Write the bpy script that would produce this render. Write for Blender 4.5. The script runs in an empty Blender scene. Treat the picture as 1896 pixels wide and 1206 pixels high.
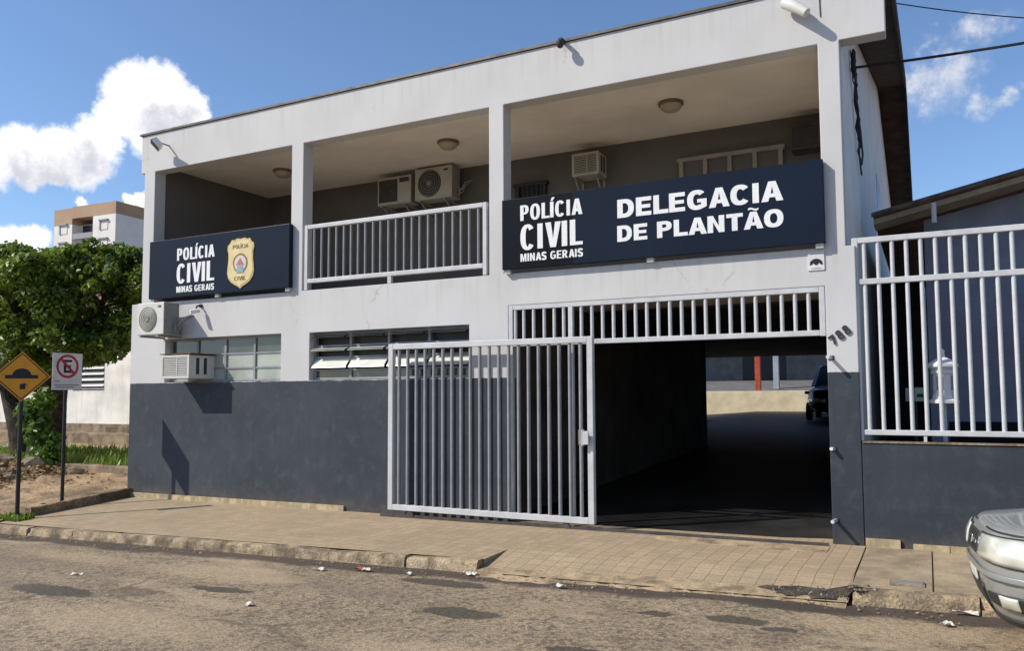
import bpy, bmesh, math, random
from mathutils import Vector, Matrix
import numpy as np
random.seed(7); rng = np.random.default_rng(7)
S = bpy.context.scene; COL = S.collection
R = math.radians
# ------------------------------------------------------------------ camera
cd = bpy.data.cameras.new('camera'); cam = bpy.data.objects.new('camera', cd); COL.objects.link(cam)
fw = Vector((-0.4575384, 0.8866923, 0.0665985)); rt = Vector((0.8885073, 0.4588371, -0.0048211)); up = Vector((0.0348327, -0.0569675, 0.9977682))
m = Matrix((rt, up, -fw)).transposed().to_4x4(); m.translation = (0, -9.2, 1.679)
cam.matrix_world = m
cd.sensor_fit = 'HORIZONTAL'; cd.sensor_width = 36.0; cd.lens = 1484.96/1896*36.0
cd.shift_y = 29.9/1896; cd.clip_start = .05; cd.clip_end = 3000
S.camera = cam
# ------------------------------------------------------------------ sky, sun, exposure
SUN_EL = 40.5; SUN_DIR = Vector((-1.3, -1.0, 1.4)).normalized()
W = bpy.data.worlds.new('World'); S.world = W; W.use_nodes = True
nt = W.node_tree; nt.nodes.clear()
def nn(nt, t, **k):
    n = nt.nodes.new(t)
    for a, b in k.items(): setattr(n, a, b)
    return n
def setin(n, **k):
    for a, b in k.items(): n.inputs[a].default_value = b
def mth(nt, op, a, b=None, clamp=False):
    n = nn(nt, 'ShaderNodeMath', operation=op, use_clamp=clamp)
    for i, v in enumerate((a, b)):
        if v is None: continue
        if isinstance(v, (int, float)): n.inputs[i].default_value = v
        else: nt.links.new(v, n.inputs[i])
    return n.outputs[0]
def mixc(nt, f, a, b, mode='MIX'):
    n = nn(nt, 'ShaderNodeMix', data_type='RGBA', blend_type=mode)
    for i, v in ((0, f), (6, a), (7, b)):
        if isinstance(v, (int, float)): n.inputs[i].default_value = v
        elif isinstance(v, (tuple, list)): n.inputs[i].default_value = (*v[:3], 1)
        else: nt.links.new(v, n.inputs[i])
    return n.outputs[2]
def mrange(nt, v, a, b, c=0., d=1., smooth=True):
    n = nn(nt, 'ShaderNodeMapRange', interpolation_type='SMOOTHSTEP' if smooth else 'LINEAR')
    nt.links.new(v, n.inputs[0])
    for i, x in ((1, a), (2, b), (3, c), (4, d)): n.inputs[i].default_value = x
    return n.outputs[0]
sky = nn(nt, 'ShaderNodeTexSky', sky_type='NISHITA', sun_disc=False)
sky.sun_elevation = R(SUN_EL); sky.sun_rotation = math.atan2(SUN_DIR.x, SUN_DIR.y) % (2*math.pi)
sky.altitude = 600; sky.air_density = 1.0; sky.dust_density = .7; sky.ozone_density = 5.0
CUM = [(-0.7521,0.5684,0.3336,0.0322),(-0.7339,0.588,0.34,0.0282),(-0.7241,0.6089,0.3239,0.0241),(-0.7673,0.5642,0.3049,0.025),(-0.7476,0.5933,0.2985,0.0354),(-0.7182,0.6227,0.3106,0.0151),(-0.7861,0.5528,0.2764,0.0265),(-0.8113,0.5243,0.2586,0.0296),(-0.8305,0.4959,0.2538,0.0304),(-0.8508,0.4646,0.2455,0.0356),(-0.8287,0.5068,0.2374,0.0201),(-0.8013,0.5421,0.2531,0.0302),(-0.8185,0.5238,0.2361,0.0129),(-0.84,0.5163,0.167,0.0182),(-0.851,0.5004,0.1596,0.02),(-0.8093,0.5492,0.2083,0.0099),(-0.7801,0.5865,0.2177,0.008),(-0.7697,0.5991,0.2205,0.0115)]
WSP = [(0.0235,0.9439,0.3295,0.0232),(0.0485,0.9405,0.3363,0.0175),(0.0606,0.9401,0.3355,0.0112),(0.0027,0.9475,0.3199,0.0129),(0.0344,0.932,0.3607,0.0134),(0.054,0.9278,0.3692,0.0132),(0.0777,0.9243,0.3738,0.0129),(0.017,0.9312,0.364,0.0094),(0.0622,0.9522,0.2992,0.0134),(0.0862,0.9492,0.3026,0.0101)]
SHD = [(-0.7318,0.6086,0.3067,0.023),(-0.7447,0.598,0.2964,0.0229),(-0.8195,0.5246,0.2306,0.0243),(-0.8352,0.4997,0.2295,0.021),(-0.7993,0.5472,0.2482,0.022)]
tc = nn(nt, 'ShaderNodeTexCoord')
n1 = nn(nt, 'ShaderNodeTexNoise'); setin(n1, Scale=34., Detail=9., Roughness=.66); nt.links.new(tc.outputs['Generated'], n1.inputs['Vector'])
off = nn(nt, 'ShaderNodeVectorMath', operation='SUBTRACT'); nt.links.new(n1.outputs['Color'], off.inputs[0]); off.inputs[1].default_value = (.5, .5, .5)
sc = nn(nt, 'ShaderNodeVectorMath', operation='SCALE'); nt.links.new(off.outputs[0], sc.inputs[0]); sc.inputs['Scale'].default_value = .034
ad = nn(nt, 'ShaderNodeVectorMath', operation='ADD'); nt.links.new(tc.outputs['Generated'], ad.inputs[0]); nt.links.new(sc.outputs[0], ad.inputs[1])
def lobes(L, vec):
    cur = None
    for x, y, z, r in L:
        d = nn(nt, 'ShaderNodeVectorMath', operation='DISTANCE'); nt.links.new(vec, d.inputs[0]); d.inputs[1].default_value = (x, y, z)
        q = mth(nt, 'DIVIDE', d.outputs['Value'], r)
        cur = q if cur is None else mth(nt, 'MINIMUM', cur, q)
    return cur
sc2 = nn(nt, 'ShaderNodeVectorMath', operation='SCALE'); nt.links.new(off.outputs[0], sc2.inputs[0]); sc2.inputs['Scale'].default_value = .075
ad2 = nn(nt, 'ShaderNodeVectorMath', operation='ADD'); nt.links.new(tc.outputs['Generated'], ad2.inputs[0]); nt.links.new(sc2.outputs[0], ad2.inputs[1])
cA = mrange(nt, lobes(CUM, ad.outputs[0]), .74, 1.16, 1, 0)
cS = mrange(nt, lobes(SHD, ad2.outputs[0]), .0, 1.7, 1, 0)
n2 = nn(nt, 'ShaderNodeTexNoise'); setin(n2, Scale=24., Detail=8., Roughness=.6); nt.links.new(tc.outputs['Generated'], n2.inputs['Vector'])
wA = mth(nt, 'MULTIPLY', mrange(nt, lobes(WSP, ad2.outputs[0]), .2, 1.75, 1, 0), mrange(nt, n2.outputs['Fac'], .38, .64, .06, .9))
sepw = nn(nt, 'ShaderNodeSeparateXYZ'); nt.links.new(tc.outputs['Generated'], sepw.inputs[0])
SKYK = .14
skc = nn(nt, 'ShaderNodeVectorMath', operation='SCALE'); nt.links.new(sky.outputs[0], skc.inputs[0]); skc.inputs['Scale'].default_value = SKYK
ccol = mixc(nt, cS, (1.0, 1.0, 1.0), (.56, .57, .64))
c1 = mixc(nt, wA, skc.outputs[0], (.66, .68, .74))
c2 = mixc(nt, cA, c1, ccol)
bg = nn(nt, 'ShaderNodeBackground'); bg.inputs['Strength'].default_value = 1.0
nt.links.new(c2, bg.inputs[0])
wo = nn(nt, 'ShaderNodeOutputWorld'); nt.links.new(bg.outputs[0], wo.inputs[0])
sl = bpy.data.lights.new('sun', 'SUN'); sl.energy = 4.3; sl.angle = R(.53); sl.color = (1.0, .925, .81)
so = bpy.data.objects.new('sun', sl); COL.objects.link(so); so.rotation_euler = SUN_DIR.to_track_quat('Z', 'Y').to_euler(); so.location = (-20, -20, 30)
S.view_settings.view_transform = 'Standard'; S.view_settings.look = 'None'; S.view_settings.exposure = .25; S.view_settings.gamma = 1
S.render.engine = 'CYCLES'
S.cycles.max_bounces = 8; S.cycles.diffuse_bounces = 4; S.cycles.transparent_max_bounces = 8

# ------------------------------------------------------------------ materials
M = {}
def pmat(name, col, rough=.75, var=.12, scale=2.5, fine=60., fvar=.06, bump=.15, bdist=.004, metal=0., streak=0., streakcol=None, spec=.4, coat=0.):
    mt = bpy.data.materials.new(name); mt.use_nodes = True; t = mt.node_tree
    b = t.nodes['Principled BSDF']; b.inputs['Roughness'].default_value = rough; b.inputs['Metallic'].default_value = metal
    b.inputs['Specular IOR Level'].default_value = spec; b.inputs['Coat Weight'].default_value = coat
    c = nn(t, 'ShaderNodeTexCoord')
    a = nn(t, 'ShaderNodeTexNoise'); setin(a, Scale=scale, Detail=6., Roughness=.6); t.links.new(c.outputs['Object'], a.inputs['Vector'])
    f = nn(t, 'ShaderNodeTexNoise'); setin(f, Scale=fine, Detail=3.); t.links.new(c.outputs['Object'], f.inputs['Vector'])
    lo = tuple(x*(1-var*1.6) for x in col); hi = tuple(min(1, x*(1+var*1.2)) for x in col)
    o = mixc(t, mrange(t, a.outputs['Fac'], .3, .7), lo, hi)
    lo2 = (1-fvar*2,)*3
    o = mixc(t, 1.0, o, mixc(t, mrange(t, f.outputs['Fac'], .3, .7), lo2, (1, 1, 1)), 'MULTIPLY')
    if streak:
        mp = nn(t, 'ShaderNodeMapping'); mp.inputs['Scale'].default_value = (7., 7., .5); t.links.new(c.outputs['Object'], mp.inputs[0])
        s = nn(t, 'ShaderNodeTexNoise'); setin(s, Scale=1., Detail=5., Roughness=.65); t.links.new(mp.outputs[0], s.inputs['Vector'])
        o = mixc(t, mrange(t, s.outputs['Fac'], .52, .78, 0, streak), o, streakcol or tuple(x*.45 for x in col))
    t.links.new(o, b.inputs['Base Color'])
    if bump:
        bp = nn(t, 'ShaderNodeBump'); setin(bp, Strength=bump, Distance=bdist); t.links.new(f.outputs['Fac'], bp.inputs['Height']); t.links.new(bp.outputs[0], b.inputs['Normal'])
    M[name] = mt; return mt
def nodes(name): t = M[name].node_tree; return t, t.nodes['Principled BSDF']
pmat('wall_white', (.76, .72, .67), .8, .05, 1.3, 90, .03, .2, streak=.10)
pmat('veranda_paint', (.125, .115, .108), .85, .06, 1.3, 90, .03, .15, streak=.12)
pmat('ceiling_paint', (.87, .80, .70), .85, .07, .8, 60, .03, .1)
pmat('dark_paint', (.028, .033, .042), .6, .12, 2, 70, .06, .2)
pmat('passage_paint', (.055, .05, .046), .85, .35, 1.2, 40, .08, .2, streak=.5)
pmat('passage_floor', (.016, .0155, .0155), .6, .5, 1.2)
pmat('white_metal', (.54, .545, .555), .45, .07, 4, 50, .04, .08, streak=.22, streakcol=(.34, .27, .21))
pmat('grey_metal', (.27, .272, .285), .5, .10, 4, 50, .05, .08, streak=.2, streakcol=(.2, .15, .11))
pmat('steel', (.12, .11, .10), .5, .2, 6, 60, .1, .1, metal=.6)
pmat('black_metal', (.02, .02, .021), .5, .2, 8)
pmat('ac_white', (.60, .59, .55), .5, .05, 3, 60, .03, .05, streak=.12)
pmat('ac_beige', (.42, .40, .34), .55, .06, 3, 60, .03, .05, streak=.1)
pmat('ac_side', (.25, .245, .23), .6, .1, 5)
pmat('ac_grille', (.30, .29, .25), .6, .15, 5)
pmat('ac_dark', (.055, .045, .04), .6, .2, 5)
pmat('rust', (.16, .07, .045), .8, .3, 10)
pmat('sign_navy', (.0085, .0145, .029), .38, .1, .9, 40, .02, .03, spec=.12)
pmat('sign_black', (.004, .0055, .009), .38, .1, .9, 40, .02, .03, spec=.12)
pmat('letter_white', (.80, .80, .80), .5, .02)
pmat('gold', (.62, .46, .16), .45, .08, 8)
pmat('gold_pale', (.70, .58, .30), .45, .08, 8)
pmat('gold_dark', (.24, .17, .05), .5, .1, 8)
pmat('badge_white', (.66, .60, .55), .5, .05)
pmat('badge_red', (.50, .16, .13), .5, .05)
pmat('badge_blue', (.30, .38, .48), .5, .05)
pmat('plastic_dark', (.03, .03, .03), .5, .1)
pmat('lamp_glass', (.42, .36, .27), .35, .05)
pmat('lamp_ring', (.16, .12, .09), .5, .1)
pmat('roof_tile', (.20, .09, .055), .85, .3, 3)
pmat('brown_wood', (.055, .028, .016), .8, .35, 3, 60, .1, .3)
pmat('board_wood', (.34, .27, .18), .8, .15, 3)
pmat('house_slate', (.21, .215, .265), .8, .1, 2)
pmat('white_house_paint', (.80, .77, .70), .85, .12, 1.1, 50, .06, .2, streak=.35, streakcol=(.30, .27, .22))
pmat('old_concrete', (.27, .205, .135), .9, .35, 2.5, 40, .15, .6, .01)
pmat('kerb_stone', (.36, .275, .175), .9, .42, 4.5, 50, .2, .9, .014, streak=.8, streakcol=(.13, .105, .07))
pmat('plinth_tile', (.46, .37, .22), .8, .2, 8)
pmat('cement', (.35, .275, .18), .9, .2, 3, 50, .1, .4)
pmat('dirt', (.36, .25, .145), .95, .35, 1.3, 22, .2, .9, .03)
pmat('leaf_litter', (.33, .225, .12), .9, .3, 6)
pmat('patch_asphalt', (.085, .072, .055), .9, .4, 9, 70, .3, .9, .012)
pmat('lip_cement', (.38, .285, .175), .9, .3, 5, 50, .15, .5)
pmat('floor_tile', (.62, .55, .46), .5, .08, 3)
pmat('dull_frame', (.30, .265, .22), .7, .1, 4)
pmat('edge_brown', (.10, .085, .075), .85, .25, 5)
pmat('rock', (.26, .21, .15), .9, .3, 4, 30, .15, .8, .02)
pmat('bark', (.055, .042, .032), .95, .4, 5, 30, .2, 1., .03)
pmat('apt_white', (.78, .76, .72), .85, .05, .3)
pmat('apt_tan', (.42, .29, .19), .85, .08, .3)
pmat('apt_grey', (.30, .30, .32), .6, .1, .3)
pmat('dark_window', (.03, .032, .035), .25, .1, 3)
pmat('sign_orange', (.72, .30, .012), .45, .06, 4)
pmat('sign_black_paint', (.012, .012, .012), .5, .05)
pmat('sign_white_paint', (.66, .65, .65), .5, .06, 6, streak=.1)
pmat('sign_red_paint', (.42, .02, .05), .5, .06)
pmat('text_grey', (.30, .30, .32), .6, .05)
pmat('red_paint', (.45, .075, .04), .6, .15, 6)
pmat('pale_blue_paint', (.32, .36, .42), .6, .1, 6)
pmat('yellow_wall', (.66, .58, .40), .85, .1, 2)
pmat('yard_grey', (.15, .15, .15), .85, .15, 2)
pmat('tyre', (.012, .012, .012), .8, .1)
pmat('pale_green', (.38, .55, .36), .6, .1)
pmat('lantern_white', (.76, .76, .76), .45, .04)
pmat('paper', (.60, .57, .51), .7, .05)
pmat('wire', (.012, .012, .02), .6, .05)
pmat('chrome', (.7, .7, .7), .15, .02, metal=1., bump=0)
pmat('car_dark', (.012, .012, .013), .3, .1, coat=.5, bump=0)
# window glass: semi-reflective pale glass in front of dark rooms
pmat('pane_glass', (.055, .068, .058), .1, .25, 2.2, 60, .02, 0, spec=.7)
pmat('pane_frosted', (.36, .39, .34), .22, .12, 2, 60, .02, 0, spec=.6)
pmat('pane_louvre', (.62, .63, .56), .3, .1, 2, 60, .02, 0, spec=.6)
# leaf
def leafmat(name, a, b, trans=.35):
    mt = bpy.data.materials.new(name); mt.use_nodes = True; t = mt.node_tree; bs = t.nodes['Principled BSDF']
    g = nn(t, 'ShaderNodeNewGeometry'); c = mixc(t, g.outputs['Random Per Island'], a, b)
    t.links.new(c, bs.inputs['Base Color']); bs.inputs['Roughness'].default_value = .45
    tr = nn(t, 'ShaderNodeBsdfTranslucent'); t.links.new(mixc(t, .5, c, (.16, .24, .02)), tr.inputs[0])
    mx = nn(t, 'ShaderNodeMixShader'); mx.inputs[0].default_value = trans
    t.links.new(bs.outputs[0], mx.inputs[1]); t.links.new(tr.outputs[0], mx.inputs[2]); t.links.new(mx.outputs[0], t.nodes['Material Output'].inputs[0])
    M[name] = mt
leafmat('leaf_tree', (.032, .070, .011), (.21, .29, .036), .42)
leafmat('leaf_shrub', (.06, .13, .018), (.14, .24, .035))
leafmat('leaf_grass', (.13, .22, .03), (.28, .36, .07), .35)
# facade paint: pale above, slate dado below the sill line
def facade_mat():
    mt = bpy.data.materials.new('facade_paint'); mt.use_nodes = True; t = mt.node_tree; b = t.nodes['Principled BSDF']
    c = nn(t, 'ShaderNodeTexCoord'); sx = nn(t, 'ShaderNodeSeparateXYZ'); t.links.new(c.outputs['Object'], sx.inputs[0])
    def noise(scale, det=5., ro=.6, sc3=None):
        n = nn(t, 'ShaderNodeTexNoise'); setin(n, Scale=scale, Detail=det, Roughness=ro)
        if sc3:
            mp = nn(t, 'ShaderNodeMapping'); mp.inputs['Scale'].default_value = sc3; t.links.new(c.outputs['Object'], mp.inputs[0]); t.links.new(mp.outputs[0], n.inputs['Vector'])
        else: t.links.new(c.outputs['Object'], n.inputs['Vector'])
        return n.outputs['Fac']
    big = noise(.9); fine = noise(80, 3.); st = noise(1., 6., .68, (6., 6., .45)); mid = noise(5., 8., .7); roller = noise(1., 4., .6, (14., 14., 1.2))
    w = mixc(t, mrange(t, big, .3, .7), (.51, .503, .497), (.56, .553, .547))
    w = mixc(t, mrange(t, st, .55, .8, 0, .22), w, (.36, .34, .32))
    # rain streaks below the coping and the balcony edge, and hairline plaster cracks
    top = mth(t, 'MAXIMUM', mrange(t, sx.outputs['Z'], 5.55, 6.19, 0, 1), mth(t, 'MULTIPLY', mrange(t, sx.outputs['Z'], 2.7, 3.28, 0, 1), mth(t, 'LESS_THAN', sx.outputs['Z'], 3.29)))
    w = mixc(t, mth(t, 'MULTIPLY', mth(t, 'MULTIPLY', top, mrange(t, noise(1., 7., .7, (9., 9., .35)), .46, .72)), .30), w, (.30, .28, .26))
    w = mixc(t, mrange(t, noise(.55, 8., .62), .56, .70, 0, .22), w, (.50, .475, .44))
    vc = nn(t, 'ShaderNodeTexVoronoi', feature='DISTANCE_TO_EDGE'); vc.inputs['Scale'].default_value = .42
    nv = nn(t, 'ShaderNodeTexNoise'); setin(nv, Scale=3.5, Detail=8., Roughness=.7); t.links.new(c.outputs['Object'], nv.inputs['Vector'])
    av = nn(t, 'ShaderNodeMix', data_type='VECTOR'); av.inputs[0].default_value = .28; t.links.new(c.outputs['Object'], av.inputs[4]); t.links.new(nv.outputs['Color'], av.inputs[5]); t.links.new(av.outputs[1], vc.inputs['Vector'])
    ck = mth(t, 'MULTIPLY', mrange(t, vc.outputs['Distance'], .0, .006, 1, 0), mrange(t, noise(.8, 4.), .50, .60))
    w = mixc(t, mth(t, 'MULTIPLY', ck, .55), w, (.26, .24, .22))
    d = mixc(t, mrange(t, big, .3, .7), (.027, .034, .046), (.040, .048, .062))
    d = mixc(t, mrange(t, mid, .48, .72, 0, .75), d, (.060, .069, .084))
    d = mixc(t, mrange(t, roller, .5, .75, 0, .4), d, (.024, .029, .038))
    # scuffs and rain-splash dust low down on the dado: worn paint with a shape of its own
    scf = mth(t, 'MULTIPLY', mrange(t, noise(2.2, 9., .8), .54, .66), mrange(t, sx.outputs['Z'], .1, .9, 1, .25))
    d = mixc(t, mth(t, 'MULTIPLY', scf, .35), d, (.12, .115, .11))
    dust = mth(t, 'MULTIPLY', mrange(t, sx.outputs['Z'], .02, .32, 1, 0), mrange(t, mid, .35, .65, .25, 1))
    d = mixc(t, mth(t, 'MULTIPLY', dust, .45), d, (.15, .11, .07))
    edge = mth(t, 'ADD', sx.outputs['Z'], mth(t, 'MULTIPLY', mth(t, 'SUBTRACT', mid, .5), .035))
    o = mixc(t, mth(t, 'GREATER_THAN', edge, 1.905), d, w)
    t.links.new(o, b.inputs['Base Color']); b.inputs['Roughness'].default_value = .72; b.inputs['Specular IOR Level'].default_value = .35
    bp = nn(t, 'ShaderNodeBump'); setin(bp, Strength=.25, Distance=.006); t.links.new(mth(t, 'ADD', fine, mth(t, 'MULTIPLY', mid, 1.2)), bp.inputs['Height']); t.links.new(bp.outputs[0], b.inputs['Normal'])
    M['facade_paint'] = mt
facade_mat()
# ground heights (metres): kerb line, sidewalk and road all climb gently to the right
def cl(x, a=-16., b=6.): return min(max(x, a), b)
def zk(x): return -.10+.0205*(cl(x)+10.1)
def ye(x): return -2.30+.020*(cl(x)+10.1)
def zb(x): return .008*(cl(x)+12.1)
def zr(x): return -.205+.0195*(cl(x)+10.1)
def zroad(x, y): return zr(x)+.012*min(max(ye(x)-y, 0), 4)
RX0, RX1 = -4.03, -.62
def zside(x, y):
    t = min(max(y/ye(x), 0), 1); z = zb(x)*(1-t)+zk(x)*t
    if RX0 < x < RX1 and y < -1.5:
        u = min((y+1.5)/(ye(x)+1.5), 1.); z0 = zb(x)*(1-1.5/-ye(x))+zk(x)*(1.5/-ye(x)); z = z0*(1-u)+(zr(x)+.03)*u
    return z
def road_mat():
    mt = bpy.data.materials.new('asphalt'); mt.use_nodes = True; t = mt.node_tree; b = t.nodes['Principled BSDF']
    c = nn(t, 'ShaderNodeTexCoord'); P = c.outputs['Object']; sx = nn(t, 'ShaderNodeSeparateXYZ'); t.links.new(P, sx.inputs[0])
    def noise(s, d=5., r=.6, sc3=None):
        n = nn(t, 'ShaderNodeTexNoise'); setin(n, Scale=s, Detail=d, Roughness=r)
        if sc3:
            mp = nn(t, 'ShaderNodeMapping'); mp.inputs['Scale'].default_value = sc3; t.links.new(P, mp.inputs[0]); t.links.new(mp.outputs[0], n.inputs['Vector'])
        else: t.links.new(P, n.inputs['Vector'])
        return n.outputs['Fac']
    vo = nn(t, 'ShaderNodeTexVoronoi'); vo.inputs['Scale'].default_value = 55; t.links.new(P, vo.inputs['Vector'])
    vb = nn(t, 'ShaderNodeTexVoronoi'); vb.inputs['Scale'].default_value = 24; t.links.new(P, vb.inputs['Vector'])
    big = noise(.45, 5., .6); mid = noise(2.4, 7., .65); dust = noise(.8, 8., .62, (.5, 1.3, 1)); pat = noise(1.1, 6., .7, (.55, 1.0, 1.))
    o = mixc(t, mrange(t, big, .3, .7), (.20, .16, .114), (.275, .22, .157))
    o = mixc(t, mrange(t, mid, .35, .7), o, (.295, .235, .163))
    agg = mixc(t, vo.outputs['Color'], (.5, .48, .45), (1.5, 1.45, 1.38)); sepc = nn(t, 'ShaderNodeSeparateColor'); t.links.new(vo.outputs['Color'], sepc.inputs[0])
    agg = mixc(t, sepc.outputs[0], (.45, .45, .45), (1.45, 1.42, 1.36)); o = mixc(t, .75, o, agg, 'MULTIPLY')
    sep2 = nn(t, 'ShaderNodeSeparateColor'); t.links.new(vb.outputs['Color'], sep2.inputs[0])
    o = mixc(t, .7, o, mixc(t, mrange(t, noise(70., 4., .7), .32, .68, 0, 1, False), (.45, .44, .42), (1.5, 1.48, 1.43)), 'MULTIPLY')
    o = mixc(t, mrange(t, sep2.outputs[1], .8, .86, 0, .55), o, (.07, .06, .05))
    o = mixc(t, mrange(t, dust, .52, .68, 0, .75), o, (.42, .32, .21))
    o = mixc(t, mrange(t, pat, .62, .74, 0, .5), o, (.13, .105, .08))
    # dark repaired patches and tan dust pans, each at its own spot on the road
    def spots(L, soft):
        nz = nn(t, 'ShaderNodeTexNoise'); setin(nz, Scale=5., Detail=6., Roughness=.65); t.links.new(P, nz.inputs['Vector'])
        sb_ = nn(t, 'ShaderNodeVectorMath', operation='SUBTRACT'); t.links.new(nz.outputs['Color'], sb_.inputs[0]); sb_.inputs[1].default_value = (.5, .5, .5)
        sc_ = nn(t, 'ShaderNodeVectorMath', operation='SCALE'); t.links.new(sb_.outputs[0], sc_.inputs[0]); sc_.inputs['Scale'].default_value = soft
        ad_ = nn(t, 'ShaderNodeVectorMath', operation='ADD'); t.links.new(P, ad_.inputs[0]); t.links.new(sc_.outputs[0], ad_.inputs[1]); cur = None
        for cx_, cy_, rx_, ry_ in L:
            a_ = nn(t, 'ShaderNodeVectorMath', operation='SUBTRACT'); t.links.new(ad_.outputs[0], a_.inputs[0]); a_.inputs[1].default_value = (cx_, cy_, 0)
            m_ = nn(t, 'ShaderNodeVectorMath', operation='MULTIPLY'); t.links.new(a_.outputs[0], m_.inputs[0]); m_.inputs[1].default_value = (1/rx_, 1/ry_, 0)
            l_ = nn(t, 'ShaderNodeVectorMath', operation='LENGTH'); t.links.new(m_.outputs[0], l_.inputs[0])
            cur = l_.outputs['Value'] if cur is None else mth(t, 'MINIMUM', cur, l_.outputs['Value'])
        return cur
    o = mixc(t, mrange(t, spots([(-6.6,-3.2,1.1,.35),(-5.6,-4.9,1.3,.5),(-8.9,-3.1,1.2,.3),(-.2,-2.75,.9,.35),(-2.9,-4.6,1.2,.35),(-.6,-3.8,.8,.4),(-8.3,-5.6,1.4,.4)], .9), .35, 1.15, .85, 0), o, mixc(t, mrange(t, sepc.outputs[0], 0, 1, 0, 1), (.26,.20,.13), (.41,.315,.205)))
    o = mixc(t, mrange(t, spots([(-3.36,-3.60,.36,.16),(-1.32,-2.95,.26,.12),(-1.02,-3.1,.13,.06),(-1.95,-3.0,.16,.07),(-7.3,-4.4,.6,.16),(-2.1,-4.2,.25,.1),(-5.9,-3.7,.4,.1),(-.95,-2.35,.55,.2),(-4.1,-2.7,.5,.14)], .2), .85, 1.08, .95, 0), o, mixc(t, sepc.outputs[0], (.055,.047,.036), (.10,.085,.064)))
    o = mixc(t, mrange(t, spots([(-10.5,-3.6,2.2,.5),(-9.0,-4.4,1.6,.35),(-4.7,-3.3,.9,.25)], .9), .4, 1.2, .45, 0), o, (.16,.13,.10))
    cv = nn(t, 'ShaderNodeTexVoronoi', feature='DISTANCE_TO_EDGE'); cv.inputs['Scale'].default_value = .55
    cn = nn(t, 'ShaderNodeTexNoise'); setin(cn, Scale=2.6, Detail=7., Roughness=.65); t.links.new(P, cn.inputs['Vector'])
    cm = nn(t, 'ShaderNodeMix', data_type='VECTOR'); cm.inputs[0].default_value = .22; t.links.new(P, cm.inputs[4]); t.links.new(cn.outputs['Color'], cm.inputs[5]); t.links.new(cm.outputs[1], cv.inputs['Vector'])
    o = mixc(t, mth(t, 'MULTIPLY', mrange(t, cv.outputs['Distance'], .004, .014, 1, 0), mth(t, 'MULTIPLY', mrange(t, noise(.6, 3.), .48, .60), .55)), o, (.09, .07, .052))
    # dark silt lying in the gutter along the kerb line
    yk = mth(t, 'ADD', mth(t, 'MULTIPLY', sx.outputs['X'], .020), -2.098)
    d = mth(t, 'SUBTRACT', yk, sx.outputs['Y'])
    dw = mth(t, 'ADD', d, mth(t, 'MULTIPLY', mth(t, 'SUBTRACT', noise(1.6, 6., .7, (.8, 1.6, 1)), .5), .55))
    o = mixc(t, mth(t, 'MULTIPLY', mrange(t, dw, .26, .42, 1, 0), .9), o, (.062, .048, .040))
    t.links.new(o, b.inputs['Base Color']); b.inputs['Roughness'].default_value = .9; b.inputs['Specular IOR Level'].default_value = .25
    bp = nn(t, 'ShaderNodeBump'); setin(bp, Strength=.55, Distance=.009); t.links.new(mth(t, 'ADD', mth(t, 'ADD', mth(t, 'MULTIPLY', vo.outputs['Distance'], .6), mth(t, 'MULTIPLY', noise(95., 3.), .7)), mth(t, 'MULTIPLY', mid, .5)), bp.inputs['Height']); t.links.new(bp.outputs[0], b.inputs['Normal'])
    M['asphalt'] = mt
road_mat()
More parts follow.
